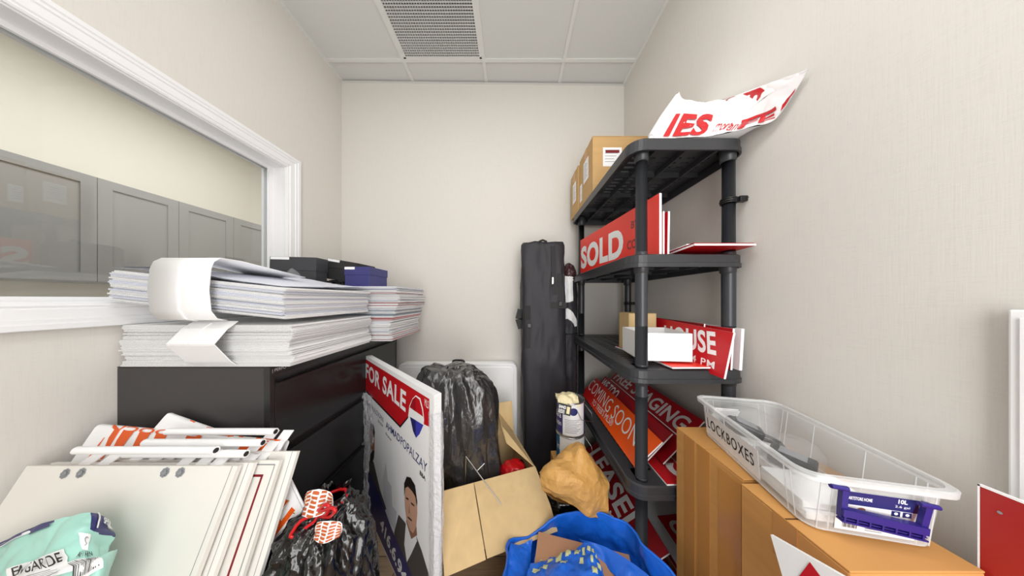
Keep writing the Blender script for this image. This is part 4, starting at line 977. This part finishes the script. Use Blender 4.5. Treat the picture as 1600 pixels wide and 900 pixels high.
# ------------------------------------------------------------------ paint cans, paper bag, small black bag
tray('carton', 'brown carton under the paint cans, mostly hidden', (.345, 1.36, .001), .20, .17, .303, .05, CARD2, closed=True)
def can(z, label, lab, top, extra):
    c = V((.338, 1.335, z)); o = thing('paint_can', label, 'can', c); r = .080
    m = MB(); m.lathe([(0, .0), (r, .0), (r+.002, .003), (r, .007), (r, .008)], c); m.build('tin', TINMET, o); m = MB(); m.lathe([(r, .182), (r+.003, .185), (r+.003, .189), (r-.004, .190), (r-.008, .184), (r-.014, .183), (0, .183)], c); ld = m.build('lid', TINMET, o); 
    m = MB(); n = 48; vs = []; fs = []
    for k in range(n):
        for zz in (.008, .182): vs.append(c+V((r*math.cos(2*math.pi*k/n), r*math.sin(2*math.pi*k/n), zz)))
    for k in range(n):
        j = (k+1) % n; ang = ((k+.5)*360/n) % 360; m.add([vs[2*k], vs[2*j], vs[2*j+1], vs[2*k+1]], [(0, 1, 2, 3)], 0 if not extra(ang) else 1, True)
    def cy(u, v): a = math.radians(170+170*u); return c+V((r*math.cos(a), r*math.sin(a), .008+.174*v))
    if lab is PAINTN:
        m.tsurf(cy, 'ultra', .06, .50, .28, .72, 0, .0012, bold=.01); m.tsurf(cy, 'satin', .08, .25, .28, .40, 0, .0012)
        for k in range(9): m.psurf(cy, .38, .10+.05*k, .66+.05*(k % 3), .115+.05*k, 2, .001, 4)
        m.surf(lambda a, b: lifted(cy, .58+.10*(b*.99+.01)*math.cos(6.283*a), .78+.12*(b*.99+.01)*math.sin(6.283*a), .0015), 24, 3, 1)
    else:
        m.surf(lambda a, b: lifted(cy, .55+.10*(b*.99+.01)*math.cos(6.283*a), .66+.14*(b*.99+.01)*math.sin(6.283*a), .0015), 24, 3, 2)
        m.tsurf(cy, 'in', .12, .55, .24, .75, 0, .0012)
    m.build('label_band', [PAINTW, lab, GREYP], o)
    m = MB(); m.tube([c+V((r+.002, -.0, .155)), c+V((r+.03, -.045, .12)), c+V((r+.025, -.08, .09)), c+V((r*.5, -.09, .105)), c+V((r*.25, -r*1.02, .150))], .0018, 6); m.build('wire_handle', STEEL, o)
    return o
can(.309, 'blue and white paint can under the other can', PAINTB, 0, lambda a: 150 < a < 212 or a > 335 or a < 40)
can(.501, 'navy and white paint can on top of the other can', PAINTN, 0, lambda a: 150 < a < 222 or 322 < a < 360 or a < 60)
S = patch([[V((.255+.115*i/4, 1.262+.025*j, .702+.022*math.sin(math.pi*i/4)*math.sin(math.pi*(j+.4)/4.4)-(.03 if j == 0 else 0))) for i in range(5)] for j in range(5)], .012, 22, 6)
m = MB(); m.surf(S, 36, 36); m.surf(lambda u, v: V((S(u, v).x, S(u, v).y, min(S(u, v).z-.006, .695 if v > .3 else 9))), 18, 18)
tag(m.build('cream_cloth', CREAM, loc=(.338, 1.335, .693)), 'crumpled cream cloth lying on the upper paint can', 'cloth')
m = MB(); pl = Pl((.243, 1.250, .645), (.9, -.30, -.12), (.05, .25, .95)); m.slab(pl, .072, .052, .004, 0, 0); m.text(pl, 'SAND', .006, .028, .045, .044, 1, bold=.03); m.rect(pl, .050, .008, .066, .044, 2)
for k in range(3): m.rect(pl, .006, .005+.007*k, .04, .008+.007*k, 1)
tag(m.build('card_packet', [BLACKP, TXTW, CREAM], loc=pl.pt(.04, 0)), 'small black and white card packet leaning on the upper paint can', 'packet')
blob('bin_bag', 'small black glossy bag under the brown paper bag', 'bag', BAGBLK, [(.31, 1.15, .003, .10, .06), (.31, 1.15, .06, .13, .07), (.30, 1.15, .20, .13, .075), (.30, 1.14, .27, .11, .06), (.30, 1.13, .295, .002, .002)], .010, 14, 8, 80, 60)
rows = [[(846, 765, 1.00), (868, 782, .98), (895, 790, .97), (920, 806, .97), (946, 812, .99)],
        [(845, 742, 1.01), (872, 752, .96), (900, 755, .95), (925, 770, .97), (949, 780, 1.00)],
        [(843, 738, 1.03), (868, 722, 1.02), (892, 722, 1.02), (918, 728, 1.00), (947, 750, 1.04)],
        [(862, 733, 1.07), (872, 718, 1.06), (886, 704, 1.07), (909, 697, 1.06), (930, 728, 1.10)],
        [(862, 735, 1.12), (874, 722, 1.13), (888, 712, 1.14), (906, 708, 1.15), (925, 735, 1.16)],
        [(862, 770, 1.14), (874, 775, 1.16), (888, 775, 1.17), (906, 775, 1.17), (925, 770, 1.17)]]
S = patch([[at(*p) for p in r] for r in rows], .014, 7, 6, 3)
m = MB(); m.surf(S, 34, 34, smooth=False)
side = [[at(*rows[j][4]) for j in range(6)], [at(948, 800, 1.06), at(950, 780, 1.06), at(948, 755, 1.09), at(935, 735, 1.12), at(928, 742, 1.16), at(926, 775, 1.17)]]
bot = [[at(*p) for p in rows[0]], [at(862, 772, 1.06), at(880, 780, 1.06), at(895, 785, 1.06), at(915, 795, 1.07), at(940, 800, 1.07)], [at(*p) for p in rows[5]]]
m.surf(patch(bot), 20, 8, smooth=False)
tag(m.build('paper_bag', KRAFT, loc=at(895, 790, 1.05)), 'crumpled brown kraft paper bag in front of the paint cans', 'bag')

# ------------------------------------------------------------------ blue tote
bt = thing('tote_bag', 'big blue woven plastic tote bag gaping open on the floor', 'bag', (.25, .82, 0))
rim = [at(797, 846, .95), at(832, 838, .99), at(872, 808, 1.02), at(915, 800, 1.00), at(975, 815, .93), at(1003, 850, .83), at(1052, 898, .73), V((.50, .62, .36)), V((.30, .55, .34)), V((.08, .58, .33)), V((-.03, .68, .33)), at(793, 880, .85)]
RN = len(rim); cen = sum(rim, V())/RN
def tote(u, v):
    x = (u % 1.0)*RN; i = int(x) % RN; f = x-int(x); p = cr(rim[(i-1) % RN], rim[i], rim[(i+1) % RN], rim[(i+2) % RN], f)
    b = V((cen.x+(p.x-cen.x)*.86, cen.y+(p.y-cen.y)*.86, .004)); q = b+(p-b)*v
    d = V((p.x-cen.x, p.y-cen.y, 0)).normalized(); k = math.sin(math.pi*min(1, v*1.02))
    return q+d*(crump(V((q.x*1.2, q.y*1.2, q.z*.6)), 7, .020, 4, 4)*min(1, k+.35)+.012*k)
m = MB(); m.surf(tote, 180, 60)
m.surf(lambda u, v: tote(u, .06+.94*v)-V((tote(u, v).x-cen.x, tote(u, v).y-cen.y, 0)).normalized()*.004, 120, 40)
m.add([tote(i/60, 0) for i in range(60)], [tuple(range(60))]); m.build('bag_body', BLUEBAG, bt)
m = MB()
for v0 in (1.0,): m.tube([tote(i/120, v0) for i in range(120)], .005, 6, closed=True)
m.build('rim_hem', BLUEBAG, bt)
# strap over the left and an inward-folded printed flap
m = MB(); S = patch([[at(798, 848, .945), at(812, 850, .95), at(832, 842, .97)], [at(790, 885, .86), at(810, 880, .88), at(830, 870, .92)], [at(783, 930, .78), at(806, 930, .79), at(828, 915, .84)]], .006, 18, 2); m.surf(S, 20, 30)
m.build('side_fold', BLUEBAG, bt)
rows = [[(836, 872, .90), (870, 866, .90), (905, 852, .90), (925, 850, .88), (935, 870, .86)], [(826, 890, .84), (860, 885, .83), (900, 880, .83), (925, 876, .82), (942, 890, .80)], [(815, 930, .76), (850, 930, .74), (895, 930, .73), (930, 925, .73), (955, 930, .72)], [(812, 980, .68), (850, 985, .66), (895, 985, .65), (935, 985, .66), (965, 985, .66)]]
S = patch([[at(*p) for p in r] for r in rows], .010, 16, 5); m = MB(); m.surf(S, 50, 40)
for i in range(9):
    a = .08+.095*i; m.psurf(S, a, .08+.02*(i % 2), a+.055, .17+.02*(i % 3), 1, .0015, 6)
    if i % 2: m.psurf(S, a-.02, .24, a+.03, .33, 1, .0015, 6)
for a, b in ((.06, .30), (.10, .45), (.74, .40), (.86, .30)): m.psurf(S, a, b, a+.09, b+.07, 1, .0015, 6)
m.build('printed_flap', [BLUEBAG, PALEG], bt)
S = patch([[at(905, 842, .95), at(950, 856, .90), at(1003, 890, .81), at(1043, 930, .735)], [at(915, 856, .93), at(952, 872, .875), at(995, 908, .79), at(1028, 945, .72)], [at(922, 872, .905), at(952, 890, .85), at(985, 925, .77), at(1010, 962, .70)]], .006, 14, 9)
m = MB(); m.surf(S, 40, 16); m.surf(lambda u, v: S(u, v)-V((0, 0, .004)), 40, 16); m.build('inner_fold', BLUEBAG, bt)
rr_ = thing('cardboard_sheet', 'brown cardboard sheet lying inside the blue tote bag', 'cardboard', (.28, .80, .21))
MB().box((.25, .80, .245), (.36, .30, .006), 0, .001, Matrix.Rotation(-.25, 3, 'Z') @ Matrix.Rotation(.06, 3, 'X')).build('sheet', M('grey_brown_cardboard', (184, 138, 104), .75, var=(6, .06)), rr_)

# ------------------------------------------------------------------ right-hand cartons and tub
ZB = .773
b1 = carton('tall brown carton under the far end of the clear tub', (.635, .625, 0), (.935, .882, ZB), CARD2, tape=False)
m = MB()
for y in (.815, .755): m.b2((.6338, y-.024, .02), (.635, y+.024, ZB)); 
m.b2((.6335, .63, .0), (.6348, .70, ZB-.02)); m.build('tape', TAPE, b1)
b2_ = carton('wide brown carton under the near end of the clear tub', (.615, .414, 0), (.862, .612, ZB), CARD2, tape=False)
m = MB(); m.b2((.615, .512, ZB), (.862, .5135, ZB+.001)); m.build('seam', M('carton_seam', (96, 66, 34), .8), b2_)
m = MB(); m.b2((.6135, .49, ZB-.10), (.615, .535, ZB)); m.build('tape', TAPE, b2_)
# tub
TH = math.radians(-12); tc_ = V((.775, .645, ZB+.002)); Rz = Matrix.Rotation(TH, 3, 'Z'); TW, TL, TT = .12, .195, .13
tub = thing('storage_tub', 'clear plastic tub marked LOCKBOXES on top of the cartons', 'tub', tc_)
def trect(hw, hl, r, z, n=6): return [tc_+Rz @ V((p.x, p.y, z)) for p in rrect(-hw, hw, -hl, hl, r, 0, n)]
def skin(m, prof, rev=False, n=6):
    rs = [trect(TW-d, TL-d, .032-d*.3, z, n) for d, z in prof]; k = len(rs[0])
    for A, B in zip(rs, rs[1:]): m.add(A+B, [(i, (i+1) % k, k+(i+1) % k, k+i) for i in range(k)], 0, True)
    return rs
m = MB(); rs = skin(m, [(.018, .0), (.014, .004), (.004, TT-.012)]); m.add(rs[0], [tuple(range(len(rs[0])))[::-1]]); m.build('body', TUBM, tub)
m = MB(); skin(m, [(.004, TT-.014), (-.008, TT-.013), (-.009, TT-.002), (-.006, TT), (.002, TT), (.003, TT-.004)]); m.build('rim', TUBR, tub)
m = MB()
for s_ in (-1, 1):
    for f in (-.80, -.72, -.30, .30, .72, .80): 
        m.tube([tc_+Rz @ V((s_*(TW-.015), f*TL, .006)), tc_+Rz @ V((s_*(TW-.004), f*TL, TT-.014))], .0014, 5)
    for f in (-.74, -.58, .58, .74): m.tube([tc_+Rz @ V((f*TW, s_*(TL-.015), .006)), tc_+Rz @ V((f*TW, s_*(TL-.004), TT-.014))], .0014, 5)
m.tube(trect(TW-.016, TL-.016, .028, .003), .002, 5, closed=True)
m.build('rib', TUBR, tub)
# label written LOCKBOXES on the left side, product card and handle on the near end
sl = V((-(TW-.0155)-.001, 0, .0)); 
O = tc_+Rz @ V((-(TW-.0125)-.0015, TL*.80, .016)); O2 = tc_+Rz @ V((-(TW-.0055)-.0015, TL*.80, .100))
pl = Pl(O, Rz @ V((0, -1, 0)), O2-O); m = MB(); m.slab(pl, .225, .078, .0006, 0, 0); m.text(pl, 'LOCKBOXES', .012, .024, .210, .058, 1, .0008, bold=.004, space=1.15); o = m.build('paper_label', [TXTW, BLACKP], tub); o['label'] = 'white paper label reading LOCKBOXES'
O = tc_+Rz @ V((-.062, -(TL-.0125)-.0018, .014)); O2 = tc_+Rz @ V((-.062, -(TL-.005)-.0018, .108))
pl = Pl(O, Rz @ V((1, 0, 0)), O2-O); m = MB(); m.slab(pl, .125, .086, .0006, 0, 0)
m.rect(pl, .0, .058, .125, .086, 1); m.text(pl, 'SMARTSTORE HOME', .012, .069, .055, .076, 2, bold=.02); m.text(pl, '10L', .094, .074, .108, .083, 2, bold=.03); m.text(pl, '2.6 gal', .090, .064, .112, .070, 2)
for k in range(11): m.rect(pl, .012+.0022*k, .006, .012+.0022*k+(.0012 if k % 3 else .0006), .017, 3)
for k in range(4): m.rect(pl, .048, .005+.004*k, .075+.004*(k % 2), .0065+.004*k, 4)
for a, b in ((.086, .046), (.103, .046), (.096, .012)): m.rect(pl, a, b, a+.013, b+.011, 1); m.ell(pl, a+.0065, b+.006, .003, .003, 2, .0008)
m.ell(pl, .040, .050, .006, .004, 5, .0007); m.ell(pl, .036, .047, .005, .003, 3, .0008)
o = m.build('product_card', [TXTW, NAVY, TXTW, BLACKP, GREYP, SKIN2], tub); o['label'] = 'navy and white product card'
hp = Pl(tc_+Rz @ V((-.068, -(TL-.004)-.009, .072)), Rz @ V((1, 0, -.10)), (0, 0, 1)); m = MB()
def hb(a0, b0, a1, b1, t=.008, l=.008):
    p = Pl(hp.pt(a0, b0, l), hp.u, hp.v); m.slab(p, a1-a0, b1-b0, t, 0, 0)
hb(0, -.014, .128, .0, .012, .008)
for k in range(7): hb(.002+.0195*k, -.024, .0045+.0195*k, -.014, .012, .008)
hb(0, -.026, .128, -.023, .012, .008); hb(0, -.0205, .128, -.0185, .010, .006)
for a, s_ in ((0, 1), (.118, -1)):
    q4 = [hp.pt(a, -.02, .004), hp.pt(a+.010, -.02, .004), hp.pt(a+.010+(.006 if s_ < 0 else -.002), .044, .004), hp.pt(a+(.006 if s_ < 0 else -.002), .044, .004)]
    m.add(q4+[p-hp.n*.008 for p in q4], [(0, 1, 2, 3), (7, 6, 5, 4), (0, 4, 5, 1), (1, 5, 6, 2), (2, 6, 7, 3), (3, 7, 4, 0)])
m.tube([hp.pt(-.022, .040, .004), hp.pt(.006, .040, .003)], .0045, 8); m.tube([hp.pt(.112, .042, .004), hp.pt(.140, .042, .004)], .0045, 8)
o = m.build('handle', HNAVY, tub); o['label'] = 'navy plastic clip handle'
def lockbox(label, c, rz, tilt, shackle):
    R = Matrix.Rotation(rz, 3, 'Z') @ Matrix.Rotation(tilt, 3, 'X'); c = V(c); o = thing('lockbox', label, 'lockbox', c)
    m = MB(); m.box(c+R @ V((0, 0, .020)), (.055, .085, .036), 0, .006, R); m.box(c+R @ V((0, 0, .0395)), (.038, .05, .003), 1, .001, R); m.build('case', [BLKPL, GREYP], o)
    if shackle: m = MB(); m.tube([c+R @ V((x, y, .02)) for x, y in ((-.018, -.042), (-.019, -.072), (-.010, -.088), (.010, -.088), (.019, -.072), (.018, -.042))], .0055, 8); m.build('shackle', BLKPL, o)
    return o
zf = ZB+.008
tray('carton', 'small white carton under the far lockbox in the tub', (.775, .745, zf), .10, .11, .036, -.2, WHITE, closed=True)
tray('carton', 'small white carton under the middle lockbox in the tub', (.765, .625, zf), .09, .09, .020, -.2, WHITE, closed=True)
lockbox('black lockbox with a shackle in bubble wrap at the far end of the tub', (.765, .760, zf+.041), .95, .30, True)
lockbox('black lockbox in bubble wrap in the middle of the tub', (.765, .625, zf+.026), .6, .1, False)
for nm, c, r in (('clear bubble wrap round the far lockbox', (.775, .750, zf+.092), .072), ('clear bubble wrap round the middle lockbox', (.765, .625, zf+.076), .062)):
    S = loft([(c[0], c[1], c[2]-.045, r*.6, r*.5), (c[0], c[1], c[2]-.03, r, r*.8), (c[0], c[1], c[2]+.010, r*.9, r*.75), (c[0], c[1], c[2]+.03, r*.4, r*.3), (c[0], c[1], c[2]+.032, .001, .001)], .008, 24, 3)
    tag(MB().surf(S, 40, 24).build('bubble_wrap', BUBBLE, loc=V(c)), nm, 'wrapping')
m = MB(); m.box((.735, .795, zf+.085), (.075, .002, .06), 0, 0, Rz @ Matrix.Rotation(.5, 3, 'X')); m.box((.735, .79, zf+.082), (.075, .001, .06), 0, 0, Rz @ Matrix.Rotation(.5, 3, 'X'))
tag(m.build('paper_card', WHITE, loc=(.735, .79, zf+.03)), 'white card standing behind the far lockbox in the tub', 'card')
m = MB(); R = Rz @ Matrix.Rotation(.02, 3, 'X'); m.box((.735, .545, zf+.012), (.15, .12, .016), 0, .001, R); m.box((.737, .549, zf+.028), (.15, .11, .014), 0, .001, Rz)
tag(m.build('paper_stack', WHITE, loc=(.735, .545, zf)), 'white stack of papers at the near end of the tub', 'paper')
# white sign with a red triangle, red panel, white board
P0 = V((.548, .483, .769)); pl = Pl(P0, V((.07, -.94, .32)), V((.0, .32, .945))); pl = Pl(P0-pl.v*.77, pl.u, pl.v)
plm = Pl(pl.pt(0, 0), pl.u, pl.v); 
m = MB(); fl_ = plm.n.x > 0
m.slab(plm, .33, .77, .006, 0, 0)
a, b = plm.px(1266, 878); m.poly(plm, [(a-.09, b-.12), (a+.09, b-.12), (a, b)], 1, .001 if not fl_ else .001)
for p in m.v: p.z = p.z
wsn = m.build('triangle_sign', [WHITE, RED], loc=plm.pt(.1, .02)); tag(wsn, 'white sign with a red triangle leaning on the near brown carton', 'sign')
pl2 = Pl((.868, .424, .02), (0, -1, .0), (0, 0, 1)); hgt = .905; m = MB(); m.slab(pl2, .30, hgt, .006, 0, 1, 1); a, b = pl2.px(1563, 801); m.ell(pl2, a, b, .0025, .0025, 2, .001)
m.rect(pl2, 0, hgt-.003, .30, hgt, 1, .0006); m.rect(pl2, 0, 0, .0022, hgt, 1, .0006)
tag(m.build('red_sign', [M('brick_red_print', (164, 34, 30), .4), WHITE, GREYP], loc=pl2.pt(.06, 0)), 'plain red sign panel in front of the tub by the right wall', 'sign')
m = MB(); m.b2((.925, .20, .001), (.943, .425, 1.25), 0, .003); m.b2((.922, .205, .01), (.925, .414, 1.235), 0, .001)
tag(m.build('white_board', WHITE, loc=(.93, .33, 0)), 'white board standing upright against the right wall', 'board')
